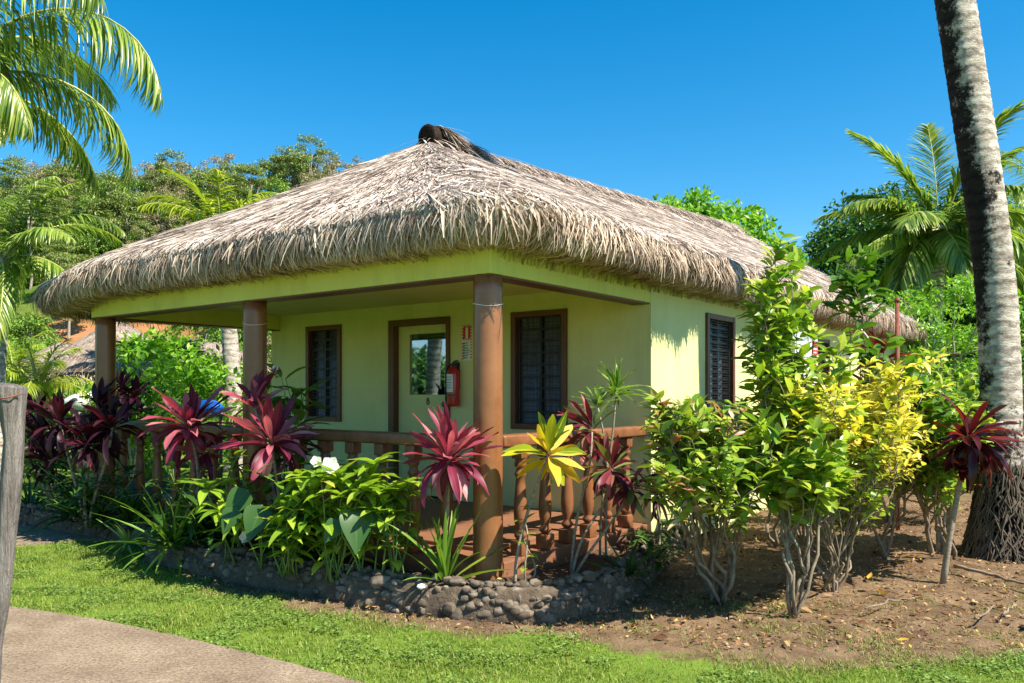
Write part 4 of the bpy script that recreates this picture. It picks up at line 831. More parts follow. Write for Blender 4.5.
# leafy canes
def cane_plant(name, label, base, tips, leafL, leafW, mat, per=14, cat='plant', r=0.007, start=0.35, group=None, whorl=False, prof='lance', smat='greenstem', bend=(0.2, 0.8)):
    base = np.array(base, float); root = empty(name, base, label, cat, group); gs = Geo(); gl = Geo()
    for tp in tips:
        P = wig(np.array([RNG.normal(0, 0.05), RNG.normal(0, 0.04), -0.03]), np.array(tp) - base, 10, 0.04, (0, 0, 0.03)); gs.tube(P, np.linspace(r, r * 0.5, 10), 6)
        k = np.linspace(start, 1.0, per) if not whorl else np.concatenate([np.linspace(start, 0.85, per // 3), np.full(per - per // 3, 1.0) - RNG.uniform(0, 0.04, per - per // 3)])
        idx = k * 9; B = np.stack([np.interp(idx, np.arange(10), P[:, a]) for a in range(3)], -1)
        az = np.arange(per) * 2.39996 + RNG.uniform(0, 6.28); el = np.radians(RNG.uniform(-15, 50, per) * (0.6 + 0.4 * k))
        D = np.stack([np.cos(az) * np.cos(el), np.sin(az) * np.cos(el), np.sin(el)], -1)
        gl.leaves(B, D, up_perp(D), leafL * RNG.uniform(0.7, 1.15, per), leafW * RNG.uniform(0.8, 1.2, per), RNG.uniform(bend[0], bend[1], per), 0.14, 5, prof, 0.01)
    gs.build('stem', M[smat], root); gl.build('foliage', M[mat], root); return root
def flower(root, c, r=0.05, mat='petal', n=5, facing=(0.3, -1, 0.4)):
    g = Geo(); f = nrm(np.array(facing, float)); a = nrm(np.cross(f, [0, 0, 1.0])); b = np.cross(f, a)
    th = np.arange(n) / n * 6.283 + RNG.uniform(0, 1); D = np.cos(th)[:, None] * a + np.sin(th)[:, None] * b + f * 0.35
    B = np.tile(np.array(c) - np.array(root.location), (n, 1)); g.leaves(B, D, np.tile(f, (n, 1)), r, r * 0.85, -0.2, 0.1, 4, 'petal')
    g.build('flower', M[mat], root)
def tipset(x0, x1, y0, y1, d0, d1, n):
    return [px(RNG.uniform(x0, x1), RNG.uniform(y0, y1), RNG.uniform(d0, d1)) for _ in range(n)]
p = cane_plant('costus', 'lime green leafy costus with a white flower below the veranda railing', bed(335, 6.15), tipset(300, 378, 462, 515, 5.9, 6.4, 17), 0.23, 0.075, 'lf_lime', 15, whorl=True, bend=(0.3, 1.1))
flower(p, px(330, 466, 6.0), 0.075)
flower(p, px(316, 462, 6.1), 0.05)
cane_plant('costus', 'second lime leafy costus close to the pink ti plant', bed(392, 6.0), tipset(374, 415, 478, 520, 5.8, 6.2, 11), 0.20, 0.068, 'lf_lime', 13, whorl=True, bend=(0.3, 1.0))
cane_plant('costus', 'low lime leafy cane left of the white flowered costus', bed(285, 6.3), tipset(270, 312, 485, 540, 6.0, 6.45, 12), 0.20, 0.06, 'lf_lime', 13, bend=(0.3, 1.0))
p = cane_plant('ginger_lily', 'single arching lime ginger whorl over the stone wall near a fallen white flower', bed(232, 6.7), [px(206, 488, 6.55), px(222, 512, 6.5), px(240, 520, 6.45)], 0.25, 0.07, 'lf_lime', 14, whorl=True, bend=(0.4, 1.0))
flower(p, px(246, 537, 6.42), 0.055, facing=(-0.3, -1, 0.2))
p = cane_plant('white_flower_shrub', 'dark green broad leaved shrub with a white flower before the left window', bed(292, 7.0), tipset(272, 312, 375, 412, 6.9, 7.3, 8), 0.26, 0.095, 'lf_green', 12, start=0.3, prof='oval')
flower(p, px(275, 369, 7.0), 0.035); g = Geo(); rosette(g, px(276, 376, 7.0) - np.array(p.location), 12, 0.06, 0.03, 80, 20); g.build('bract', M['redpetal'], p)
p = cane_plant('red_bract_plant', 'small leafy plant with a red bract between the two crimson ti plants', bed(240, 6.9), tipset(225, 252, 440, 470, 6.75, 7.0, 5), 0.16, 0.06, 'lf_lime', 9)
g = Geo(); rosette(g, px(232, 448, 6.8) - np.array(p.location), 14, 0.07, 0.035, 85, 30); g.build('bract', M['redpetal'], p)
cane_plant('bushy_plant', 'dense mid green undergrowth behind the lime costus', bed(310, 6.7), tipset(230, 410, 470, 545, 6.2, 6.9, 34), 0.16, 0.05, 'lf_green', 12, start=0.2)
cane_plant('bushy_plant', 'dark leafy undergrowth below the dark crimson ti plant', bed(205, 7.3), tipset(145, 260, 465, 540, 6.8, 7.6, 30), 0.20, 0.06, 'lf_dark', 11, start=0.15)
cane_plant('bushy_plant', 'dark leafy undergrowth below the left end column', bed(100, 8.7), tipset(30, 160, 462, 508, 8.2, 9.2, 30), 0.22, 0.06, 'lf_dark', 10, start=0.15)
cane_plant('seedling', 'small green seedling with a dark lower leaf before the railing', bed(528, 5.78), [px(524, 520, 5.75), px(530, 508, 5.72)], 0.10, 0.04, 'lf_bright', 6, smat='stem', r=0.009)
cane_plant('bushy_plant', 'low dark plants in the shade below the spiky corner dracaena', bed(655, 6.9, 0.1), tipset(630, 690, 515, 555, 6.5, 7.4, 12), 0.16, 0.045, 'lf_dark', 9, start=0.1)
def big_leaf(name, label, base, spots, mat='lf_dark', sz=0.28):
    base = np.array(base, float); root = empty(name, base, label, 'plant'); gs = Geo(); gl = Geo()
    for (x, y, d, s, fx) in spots:
        c = px(x, y, d) - base; gs.tube(wig((0, 0, -0.03), c, 8, 0.02, (0, 0, 0.06)), np.linspace(0.008, 0.005, 8), 6)
        gl.leaves([c], [(fx, -0.45, -0.75)], [(0.25, -0.8, 0.6)], s, s * 0.72, 0.35, 0.12, 8, 'heart', 0.012)
    gs.build('stalk', M['greenstem'], root); gl.build('foliage', M[mat], root); return root
big_leaf('elephant_ear', 'heart shaped glossy leaves under the crimson ti plant', bed(262, 6.5), [(262, 505, 6.35, 0.30, -0.2), (248, 490, 6.5, 0.28, -0.6), (275, 520, 6.3, 0.24, 0.4), (236, 508, 6.4, 0.22, -0.3)])
big_leaf('elephant_ear', 'heart shaped leaf hanging over the wall between the costus plants', bed(362, 6.1), [(356, 508, 5.95, 0.34, 0.1), (372, 505, 6.0, 0.26, 0.5), (340, 520, 5.95, 0.2, -0.5)])

# ------------------------------------------------------------------ shrubs on the right
def shrub(name, label, base, targets, mat, leafL, leafW, r0=0.02, twigs=8, per=9, cat='shrub', start=0.45, twl=(0.12, 0.3), forks=None, prof='lance', bmat='twig', group=None, bend=(0.1, 0.7), updir=0.5, nmain=0):
    base = np.array(base, float); root = empty(name, base, label, cat, group); gs = Geo(); gl = Geo()
    Bs = []; Ds = []
    TG = [np.array(tp) - base for tp in targets]; nm = nmain or (4 if len(TG) < 20 else 6)
    TG.sort(key=lambda v: math.atan2(v[1], v[0])); groups = [TG[i::1][:0] for i in range(nm)]
    for i, v in enumerate(TG): groups[i * nm // len(TG)].append(v)
    paths = []
    for gp_ in groups:
        cen = np.mean(gp_, axis=0); fk = np.array([cen[0] * 0.5, cen[1] * 0.5, cen[2] * RNG.uniform(0.36, 0.56)]) + RNG.normal(0, 0.05, 3) * np.array([1, 1, 0.3])
        b0 = np.array([RNG.normal(0, r0 * 2.2), RNG.normal(0, r0 * 2.2), -0.05]); Pm = wig(b0, fk, 9, 0.05); Pm[1:-1] += RNG.normal(0, 0.012, (7, 3))
        gs.tube(Pm, np.linspace(r0 * 1.25, r0 * 0.85, 9), 8)
        for v in gp_:
            j = int(RNG.integers(5, 9)); q0 = Pm[j]; P = wig(q0, v, 12, 0.05); P += np.sin(np.linspace(0, np.pi, 12))[:, None] * np.array([v[0] * 0.05, v[1] * 0.05, 0.04]); P[1:-1] += RNG.normal(0, 0.012, (10, 3))
            gs.tube(P, np.linspace(r0 * 0.6, 0.003, 12), 6); paths.append(P)
    for P in paths:
        for k in range(twigs):
            u = start + (1 - start) * (k + RNG.random()) / twigs; i = min(int(u * 11), 10); f = u * 11 - i; q = P[i] * (1 - f) + P[i + 1] * f
            az = RNG.uniform(0, 6.283); dr = nrm(np.array([math.cos(az), math.sin(az), RNG.uniform(-0.1, 1.0)]) + nrm(P[-1] - P[5]) * updir); L = RNG.uniform(*twl) * (1.15 - 0.4 * u)
            Tq = wig(q, q + dr * L, 5, 0.015); gs.tube(Tq, np.linspace(0.005, 0.0025, 5), 4, False)
            for m_ in range(per):
                t = (m_ + 1) / per; j = min(int(t * 4), 3); fb = t * 4 - j; pb = Tq[j] * (1 - fb) + Tq[min(j + 1, 4)] * fb
                s_ = 1 if m_ % 2 else -1; sd_ = nrm(np.cross(dr, [RNG.normal(0, .4), RNG.normal(0, .4), 1])) * s_
                Bs.append(pb); Ds.append(nrm(sd_ * 0.8 + dr * RNG.uniform(0.3, 0.9) + RNG.normal(0, 0.22, 3)))
    Bs = np.array(Bs); Ds = np.array(Ds); n = len(Bs)
    gl.leaves(Bs, Ds, np.array([0, 0, 1.]) + RNG.normal(0, 0.35, (n, 3)) + np.array([SX, SY, 0]) * 0.25, leafL * RNG.uniform(0.55, 1.15, n), leafW * RNG.uniform(0.7, 1.2, n), RNG.uniform(bend[0], bend[1], n), 0.16, 4, prof)
    gs.build('branches', M[bmat], root); gl.build('foliage', M[mat], root); return root
g3 = lambda x, y, z=0.03: np.array([*gp(x, y, z), z])
shrub('croton_shrub', 'bushy shrub with red tinged variegated leaves against the green side wall', g3(716, 598), tipset(660, 735, 402, 445, 5.2, 5.9, 13) + tipset(662, 745, 425, 495, 5.1, 5.8, 10), 'lf_variegated', 0.13, 0.04, 0.013, 8, 8, start=0.5)
shrub('leafy_shrub', 'green shrub with a thick short trunk left of the tall shoots', g3(722, 594), tipset(660, 755, 412, 500, 5.2, 6.0, 16), 'lf_bright', 0.115, 0.045, 0.014, 8, 8, start=0.4, prof='oval')
shrub('gardenia_shrub', 'thin multi stemmed shrub whose leafy shoots climb past the thatch eave', g3(795, 613), tipset(758, 802, 265, 340, 5.6, 6.1, 6) + [px(776, 246, 5.8), px(790, 262, 5.9), px(762, 285, 5.7), px(815, 300, 5.9)] + tipset(758, 850, 345, 420, 5.6, 6.3, 7) + tipset(750, 860, 430, 515, 5.3, 6.0, 11), 'lf_bright', 0.135, 0.056, 0.011, 9, 9, start=0.35, prof='oval', twl=(0.10, 0.24))
shrub('golden_shrub', 'sunlit golden yellow shrub with many pale stems below the eave', g3(833, 590), tipset(752, 928, 366, 430, 5.5, 6.9, 52) + tipset(760, 915, 415, 470, 5.7, 6.8, 14), 'lf_gold', 0.105, 0.036, 0.010, 8, 9, start=0.5, prof='lance')
shrub('leafy_shrub', 'green shrub in front of the golden shrub with low hanging leaves', g3(822, 588), tipset(770, 905, 435, 510, 5.6, 6.6, 22), 'lf_bright', 0.10, 0.038, 0.008, 8, 8, start=0.4)
shrub('leafy_shrub', 'tall green shrub whose lone shoot stands against the dark trees', g3(886, 560), [px(858, 258, 6.6), px(850, 280, 6.6), px(868, 272, 6.7), px(885, 350, 6.7)] + tipset(845, 935, 375, 440, 6.4, 7.2, 14), 'lf_green', 0.16, 0.065, 0.012, 7, 8, start=0.72, prof='oval')
shrub('leafy_shrub', 'green and yellow shrub with a leaning trunk left of the coconut palm', g3(937, 557), tipset(885, 975, 375, 490, 6.7, 7.9, 34), 'lf_bright', 0.14, 0.052, 0.018, 8, 9, start=0.45)
shrub('leafy_shrub', 'low dark shrub further back between golden shrub and palm', g3(885, 522, 0.12), tipset(850, 960, 400, 470, 8.6, 9.8, 18), 'lf_green', 0.13, 0.05, 0.02, 8, 8, start=0.3)
shrub('golden_shrub', 'pale yellow shrub behind the hanging red ti plant', np.array([4.9, 9.2, 0.15]), tipset(890, 990, 360, 450, 8.4, 9.6, 26), 'lf_lime', 0.13, 0.045, 0.014, 8, 8, start=0.4)
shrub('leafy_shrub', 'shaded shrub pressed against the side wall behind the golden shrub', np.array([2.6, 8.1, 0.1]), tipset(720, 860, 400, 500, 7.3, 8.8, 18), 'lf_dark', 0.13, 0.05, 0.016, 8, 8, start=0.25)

# ------------------------------------------------------------------ palms
def frond_geo(g, base, az, el, L, droop, nl=70, leafL=0.75, leafW=0.04, hang=0.6, r=0.022, mi_leaf=0, mi_r=1, twist=0.0):
    m = 16; t = np.linspace(0, 1, m); ang = el - droop * t ** 1.3
    dx = np.cos(ang) * L / (m - 1); dz = np.sin(ang) * L / (m - 1); h = np.concatenate([[0], np.cumsum(dx)[:-1]]); z = np.concatenate([[0], np.cumsum(dz)[:-1]])
    rd = np.array([math.cos(az), math.sin(az), 0]); sv = np.array([-math.sin(az), math.cos(az), 0])
    bow = RNG.normal(0, 0.06) * L
    P = np.array(base) + h[:, None] * rd + z[:, None] * np.array([0, 0, 1.]) + (bow * t ** 2)[:, None] * sv
    g.tube(P, np.linspace(r, r * 0.2, m), 6, False, mi_r)
    T = nrm(np.gradient(P, axis=0))
    u = np.repeat(np.linspace(0.10, 0.995, nl), 2); s = np.tile([-1, 1], nl); n = len(u); u = np.clip(u + RNG.normal(0, 0.004, n), 0.08, 1)
    ii = u * (m - 1); B = np.stack([np.interp(ii, np.arange(m), P[:, a]) for a in range(3)], -1); Tt = nrm(np.stack([np.interp(ii, np.arange(m), T[:, a]) for a in range(3)], -1))
    Nn = nrm(np.cross(np.cross(Tt, np.array([0, 0, 1.])), Tt)); Sd = nrm(np.cross(Tt, Nn))
    k = 0.55 + 0.75 * u
    D = nrm(Sd * s[:, None] * (1.0 - 0.35 * u)[:, None] + Tt * k[:, None] + Nn * RNG.uniform(0.0, 0.35, n)[:, None] + np.array([0, 0, -1.]) * (hang * RNG.uniform(0.5, 1.1, n))[:, None] + RNG.normal(0, 0.05, (n, 3)))
    Ln = leafL * (np.sin(np.pi * np.clip(0.12 + 0.83 * u, 0, 1)) ** 0.6) * RNG.uniform(0.85, 1.1, n)
    Nl = nrm(Nn + 0.3 * Sd * (-s[:, None])); 
    g.leaves(B, D, np.array([0, 0, 1.]) + 0.3 * Nl, Ln, leafW, RNG.uniform(0.3, 1.0, n) * (0.5 + hang), 0.2, 4, 'leaflet', 0, mi_leaf)
def coconut(name, label, base, path, r, crown, fronds, mat='lf_palm', rings=True, bark='palmbark2', nl=70, leafL=0.75, flare=1.5, jit=0.012, group=None, leafW=0.042, nuts=5):
    base = np.array(base, float); root = empty(name, base, label, 'palm tree', group)
    P = np.array(path) - base; g = Geo(); n = len(P); hh = P[:, 2]
    rr = r * (0.93 + 0.07 * np.exp(-hh / 2)) * (1 + (flare - 1) * np.exp(-np.maximum(hh, 0) / 0.28))
    if rings: rr = rr * (1 + 0.010 * np.sin(hh / 0.075 * 6.283 + 2.5 * np.array([noise.noise(Vector((h_ * 2.3, 5, 2))) for h_ in hh])) + 0.022 * np.array([noise.noise(Vector((h_ * 7, 1, 2))) for h_ in hh]))
    g.tube(P, rr, 28, True, 0, jit)
    return root, g
def finish_palm(root, g, bark, crown, fronds, mat, nl, leafL, leafW, hang=0.6, trunk=True, nuts=4):
    if trunk: g.build('trunk', M[bark], root)
    cl = np.array(crown) - np.array(root.location)
    for f in fronds:
        az, el, L, dr = f[:4]; gg = Geo(); frond_geo(gg, cl + np.array([math.cos(az), math.sin(az), 0]) * 0.08, az, math.radians(el), L, math.radians(dr), nl, leafL * (f[4] if len(f) > 4 else 1), leafW, hang * (f[5] if len(f) > 5 else 1)); gg.build('frond', [M[mat], M['rachis']], root)
    if nuts:
        gg = Geo()
        for k in range(nuts):
            a = k * 2.4; gg.add(CS * np.array([0.10, 0.10, 0.13]) + cl + np.array([0.2 * math.cos(a), 0.2 * math.sin(a), -0.22 - 0.05 * (k % 3)]), CQ)
        gg.build('coconuts', M['greenstem'], root)
def std_fronds(n, L, seed=0, e0=78, e1=-30, droop=(55, 105)):
    r = np.random.default_rng(seed); out = []
    for k in range(n):
        q = (k + 0.5) / n; out.append((k * 2.39996 + r.normal(0, 0.15), e0 + (e1 - e0) * q + r.normal(0, 6), L * r.uniform(0.85, 1.1), r.uniform(*droop)))
    return out
# big coconut palm at the right edge
bp_ = np.array([*gp(1003, 553, 0.1), 0.0]); D0 = bp_[1]
zs = np.concatenate([np.arange(-0.1, 6.0, 0.021), np.arange(6.0, 15.2, 0.1)])
def lean(z):    # sideways lean growing with height
    return -0.140 * 0.35 * (np.log1p(np.exp((z - 2.45) / 0.35)) - np.log1p(np.exp(-2.45 / 0.35)))
path = np.stack([bp_[0] + lean(zs), np.full(len(zs), D0) + 0.02 * zs, zs], -1)
root, g = coconut('coconut_palm', 'leaning coconut palm with a pale ringed trunk and dark mossy base at the right edge', bp_, path, 0.176, None, None, flare=1.6, jit=0.012)
# moss mask: darker on the left face and near the foot, in patches
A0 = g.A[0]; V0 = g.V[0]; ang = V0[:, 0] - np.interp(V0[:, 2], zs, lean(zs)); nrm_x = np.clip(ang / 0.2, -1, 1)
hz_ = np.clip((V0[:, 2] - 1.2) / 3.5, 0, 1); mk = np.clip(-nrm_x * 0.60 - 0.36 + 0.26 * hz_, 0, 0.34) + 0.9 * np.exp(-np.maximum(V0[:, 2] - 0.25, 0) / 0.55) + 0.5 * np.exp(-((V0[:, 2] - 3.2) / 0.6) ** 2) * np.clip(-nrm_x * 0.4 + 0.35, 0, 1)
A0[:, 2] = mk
# root collar
gr = Geo()
for k in range(1100):
    a = RNG.uniform(0, 6.283); z1 = RNG.uniform(0.02, 0.95) ** 1.5 + 0.05; r1 = 0.192 + 0.13 * max(0, 1 - z1 / 0.85) ** 1.5; da = RNG.normal(0, 0.16); L = RNG.uniform(0.08, 0.28); z2 = max(-0.04, z1 - L); r2 = 0.192 + 0.16 * max(0, 1 - z2 / 0.85) ** 1.4 + RNG.uniform(0, 0.02)
    rr_ = RNG.uniform(0.004, 0.010); zm = (z1 + z2) / 2; rm = (r1 + r2) / 2 + 0.006
    gr.tube([(r1 * 0.95 * math.cos(a), r1 * 0.95 * math.sin(a), z1), (rm * math.cos(a + da), rm * math.sin(a + da), zm), (r2 * math.cos(a + da * 2), r2 * math.sin(a + da * 2), z2)], [rr_, rr_ * 1.1, rr_ * 0.7], 5, False)
gr.build('root_collar', M['darkbark'], root)
top = path[-1]
finish_palm(root, g, 'palmbark', top, std_fronds(18, 3.6, 3), 'lf_palm', 45, 0.75, 0.05)
# palm outside the left edge, its fronds arch into the picture
b_ = np.array([-8.3, 8.3, 0.0]); cr = np.array([-5.93, 8.5, 4.79])
zs2 = np.arange(-0.1, 4.82, 0.03); pth = np.stack([b_[0] + (cr[0] - b_[0]) * np.clip(zs2 / 4.8, 0, 1) ** 1.3, b_[1] + (cr[1] - b_[1]) * np.clip(zs2 / 4.8, 0, 1), zs2], -1)
root, g = coconut('coconut_palm', 'coconut palm off the left edge whose long fronds arch across the sky', b_, pth, 0.15, None, None)
fr = [(-0.067, 49.6, 3.0, 138.8, 1.0), (0.297, 23.1, 2.3, 120.6, 0.9), (-0.35, 62, 2.6, 120, 1.0), (0.75, 8, 1.9, 95, 0.7), (-0.5, 10, 1.7, 90, 0.7)] + [(1.4 + k * 0.5, 55 - 9 * (k % 6), 3.0, 95 + 5 * (k % 4)) for k in range(9)]
finish_palm(root, g, 'palmbark2', cr, fr, 'lf_palm', 100, 0.82, 0.036, 1.15)
# lower palm at the left edge
def simple_palm(label, base, crown, L, seed, mat, nl=55, leafL=0.6, n=20, r=0.13, e0=80, e1=-35, leafW=0.045, extra=(), hang=0.6, droop=(55, 105), nuts=4):
    base = np.array(base, float); crown = np.array(crown, float); zz = np.arange(-0.1, crown[2] + 0.05, 0.04); f = np.clip(zz / crown[2], 0, 1)
    pth = np.stack([base[0] + (crown[0] - base[0]) * f ** 1.4, base[1] + (crown[1] - base[1]) * f, zz + base[2] * (1 - f)], -1)
    root, g = coconut('coconut_palm', label, base, pth, r, None, None)
    finish_palm(root, g, 'palmbark2', crown, std_fronds(n, L, seed, e0, e1, droop) + list(extra), mat, nl, leafL, leafW, hang, nuts=nuts)
simple_palm('coconut palm with a pale trunk along the left edge behind the post', (-9.2, 14.6, 0), px(2, 258, 14.8), 2.3, 5, 'lf_palm', 60, 0.5, 11, 0.12, extra=[(0.05, 52, 2.5, 100), (-0.3, 5, 1.9, 70), (0.5, -10, 1.9, 60), (-0.5, 70, 2.2, 80)])
simple_palm('coconut palm behind the roof with its pale trunk seen through the open left bay', (-5.6, 16.6, 0), px(222, 232, 16.8), 1.7, 8, 'lf_palmy', 50, 0.5, 16, 0.17, extra=[(3.0, -5, 2.6, 75), (3.3, 75, 1.6, 60, 1.2, 0.3)])
simple_palm('young coconut palm with upright fronds behind the right end of the roof', (10.8, 21.0, 0.4), px(940, 228, 21), 2.9, 11, 'lf_palm', 95, 0.85, 15, 0.16, 60, -30, 0.085, extra=[(3.1, 26, 3.1, 52, 1, 0.7), (2.9, 66, 3.3, 32, 1, 0.3), (1.4, 80, 3.3, 30, 1, 0.3), (5.6, 74, 3.2, 40, 1, 0.4), (3.5, -2, 3.4, 55, 1, 1.2), (4.4, -15, 2.6, 60), (5.4, -20, 2.2, 50), (3.9, -28, 2.6, 45), (0.2, 35, 3.0, 70)], hang=0.45, droop=(45, 80))
simple_palm('coconut palm half hidden behind the big leaning trunk at the right edge', (15.3, 23.5, 0.5), px(1052, 205, 23.5), 3.3, 17, 'lf_palm', 56, 0.7, 20, 0.2)
# feathery young palm at the left, behind the post
simple_palm('small feathery palm with yellow green fronds behind the dark ti plants', (-9.0, 15.6, 0.0), px(38, 385, 15.6), 1.2, 23, 'lf_palmy', 40, 0.34, 16, 0.07, 86, 0, 0.03, nuts=0)
simple_palm('second small feathery palm further back along the left edge', (-12.6, 21, 0.0), px(14, 372, 21), 1.4, 29, 'lf_palmy', 40, 0.36, 14, 0.08, 86, 5, 0.035, nuts=0)

# ------------------------------------------------------------------ trees
def tree_geo(Ht, R, nlimb, clumps, per, leaf, flat=0.5, trunk_r=0.15, lo=0.45, seed=0, spread=0.24, lw=0.55, upn=1.2):
    rg = np.random.default_rng(seed); gt = Geo(); gc = Geo()
    gt.tube(wig((0, 0, -0.3), (rg.normal(0, .25), rg.normal(0, .25), Ht * 0.8), 9, 0.12), np.linspace(trunk_r, trunk_r * 0.35, 9), 8)
    cs = []
    for k in range(clumps):
        while True:
            p = rg.uniform(-1, 1, 3)
            if np.linalg.norm(p) < 1 and (np.linalg.norm(p) > 0.45): break
        c = np.array([p[0] * R, p[1] * R, Ht * (lo + (1 - lo) * 0.5) + p[2] * Ht * (1 - lo) * 0.5]); cs.append(c)
    for k in range(min(nlimb, clumps)):
        c = cs[k]; gt.tube(wig((0, 0, Ht * rg.uniform(0.3, 0.6)), c, 7, 0.1 * R * 0.5), np.linspace(trunk_r * 0.5, 0.012, 7), 6)
    for c in cs:
        cr_ = R * spread * rg.uniform(0.7, 1.35); d = nrm(rg.normal(0, 1, (per, 3))); rad = cr_ * rg.random((per, 1)) ** 0.4
        B = c + d * rad * np.array([1.15, 1.15, flat]); D = nrm(d + rg.normal(0, 0.8, (per, 3)) + np.array([0, 0, -0.15])); Nn = nrm(d * 0.6 + np.array([0, 0, upn]) + rg.normal(0, 0.5, (per, 3)))
        gc.leaves(B, D, Nn, leaf * rg.uniform(0.6, 1.2, per), leaf * lw * rg.uniform(0.7, 1.2, per), rg.uniform(0.1, 0.7, per), 0.12, 2, 'oval')
    return gt, gc
def tree(name, label, base, mat, bark='bark', cat='tree', group=None, **kw):
    root = empty(name, base, label, cat, group); gt, gc = tree_geo(**kw); gt.build('trunk', M[bark], root); gc.build('crown', M[mat], root); return root
# hillside forest: five kinds, copied
HG = 'trees of the forested hillside'
protos = [
    tree('forest_tree', 'spreading olive green tree with flat tiered crown on the hillside behind the roof', (0, 0, 0), 'lf_hill1', Ht=8, R=3.0, nlimb=16, clumps=26, per=240, leaf=0.231, flat=0.35, trunk_r=0.14, lo=0.55, seed=1, group=HG),
    tree('forest_tree', 'rounded green tree with dense crown on the hillside behind the roof', (0, 0, 0), 'lf_hill2', Ht=6.5, R=2.6, nlimb=12, clumps=34, per=220, leaf=0.218, flat=0.75, trunk_r=0.14, lo=0.2, seed=2, group=HG),
    tree('forest_tree', 'thin brownish tree with bare pale limbs on the hillside behind the roof', (0, 0, 0), 'lf_hill3', Ht=8.5, R=2.3, nlimb=20, clumps=22, per=120, leaf=0.190, flat=0.5, trunk_r=0.13, lo=0.5, seed=3, group=HG),
    tree('forest_tree', 'low bushy green tree filling the lower hillside', (0, 0, 0), 'lf_hill2', Ht=4.0, R=2.5, nlimb=8, clumps=30, per=220, leaf=0.231, flat=0.75, trunk_r=0.1, lo=0.08, seed=4, group=HG),
    tree('forest_tree', 'tall slender olive tree rising above its neighbours on the hillside', (0, 0, 0), 'lf_hill1', Ht=9.5, R=2.1, nlimb=16, clumps=26, per=180, leaf=0.204, flat=0.5, trunk_r=0.13, lo=0.4, seed=5, group=HG),
]
used = [False] * 5
def place_tree(k, x, y, sc, rz):
    o = protos[k] if not used[k] else copy_tree(protos[k]); used[k] = True
    o.location = (x, y, float(gh(np.array(x), np.array(y))) - 0.2); o.rotation_euler = (0, 0, rz); o.scale = (sc, sc, sc * random.uniform(0.9, 1.12))
rt = random.Random(21)
for k in range(215):
    y = 30 + 46 * (rt.random() ** 0.8); xp = rt.uniform(-25, 470); x = (xp - 512) / FPX * y
    if 33 < y < 52 and 10 < xp < 210 and rt.random() < 0.9: y = 53 + (y - 33) * 0.8; x = (xp - 512) / FPX * y
    kind = rt.choices(range(5), (5, 4, 3, 4, 3) if y > 50 else (2, 4, 1, 7, 1))[0]
    place_tree(kind, x, y, rt.uniform(0.45, 0.85) * (0.85 if y < 50 else 1), rt.uniform(0, 6.28))
for k in range(34):
    y = 62 + 20 * rt.random(); xp = rt.uniform(470, 1060); x = (xp - 512) / FPX * y
    place_tree(rt.choices(range(5), (2, 1, 3, 5, 0))[0], x, y, rt.uniform(0.5, 0.75), rt.uniform(0, 6.28))
# nearer trees on the right
tree('leafy_tree', 'vivid green rounded tree showing above the right slope of the roof', (6.9, 31.0, 0), 'lf_treeb', 'darkbark', Ht=8.9, R=3.4, nlimb=14, clumps=190, per=200, leaf=0.24, flat=0.8, trunk_r=0.25, lo=0.25, seed=11, spread=0.17, upn=0.6)
tree('leafy_tree', 'smaller vivid green tree beside the rounded one near the end of the roof', (9.8, 33.0, 0), 'lf_treeb', 'darkbark', Ht=7.5, R=2.7, nlimb=10, clumps=130, per=180, leaf=0.24, flat=0.8, trunk_r=0.2, lo=0.2, seed=12, spread=0.18, upn=0.6)
tree('mango_tree', 'large dark mango tree behind the young coconut palm', (15.7, 34.0, 0.2), 'lf_mango', 'darkbark', Ht=10.0, R=3.5, nlimb=14, clumps=220, per=240, leaf=0.22, flat=0.7, trunk_r=0.35, lo=0.08, seed=13, spread=0.24)
tree('mango_tree', 'dark mango tree closing the view behind the leaning trunk', (21.5, 33.0, 0.2), 'lf_mango', 'darkbark', Ht=8.6, R=4.2, nlimb=12, clumps=190, per=220, leaf=0.22, flat=0.7, trunk_r=0.3, lo=0.05, seed=14)
tree('feathery_tree', 'low feathery green tree with tiered branches right of the roof end', (8.6, 16.4, 0.2), 'lf_treeb', 'bark', Ht=3.75, R=1.5, nlimb=14, clumps=60, per=130, leaf=0.11, flat=0.22, trunk_r=0.07, lo=0.2, seed=15, spread=0.3, lw=0.4)
tree('feathery_tree', 'second low feathery tree partly behind the coconut trunk', (10.6, 17.6, 0.2), 'lf_green', 'bark', Ht=2.9, R=1.6, nlimb=14, clumps=46, per=130, leaf=0.12, flat=0.25, trunk_r=0.07, lo=0.1, seed=16, spread=0.3, lw=0.4)
# hedges and bushes behind, right
HB = 'dark bushes behind the coconut palm'
for k, (x, y, s) in enumerate(((7.9, 14.2, 1.0), (9.9, 14.6, 1.1), (11.8, 15.6, 1.1), (14, 17, 1.4), (6.8, 17.5, 1.1), (8.8, 20, 1.4))):
    if k == 0: hb = tree('hedge_bush', 'dark green bush in the row behind the coconut palm trunk', (x, y, 0.1), 'lf_green', 'darkbark', 'bush', HB, Ht=1.7, R=1.15, nlimb=8, clumps=40, per=110, leaf=0.15, flat=0.8, trunk_r=0.05, lo=0.05, seed=18, spread=0.3)
    else: o = copy_tree(hb); o.location = (x, y, 0.1); o.scale = (s, s, s); o.rotation_euler = (0, 0, k * 1.3)
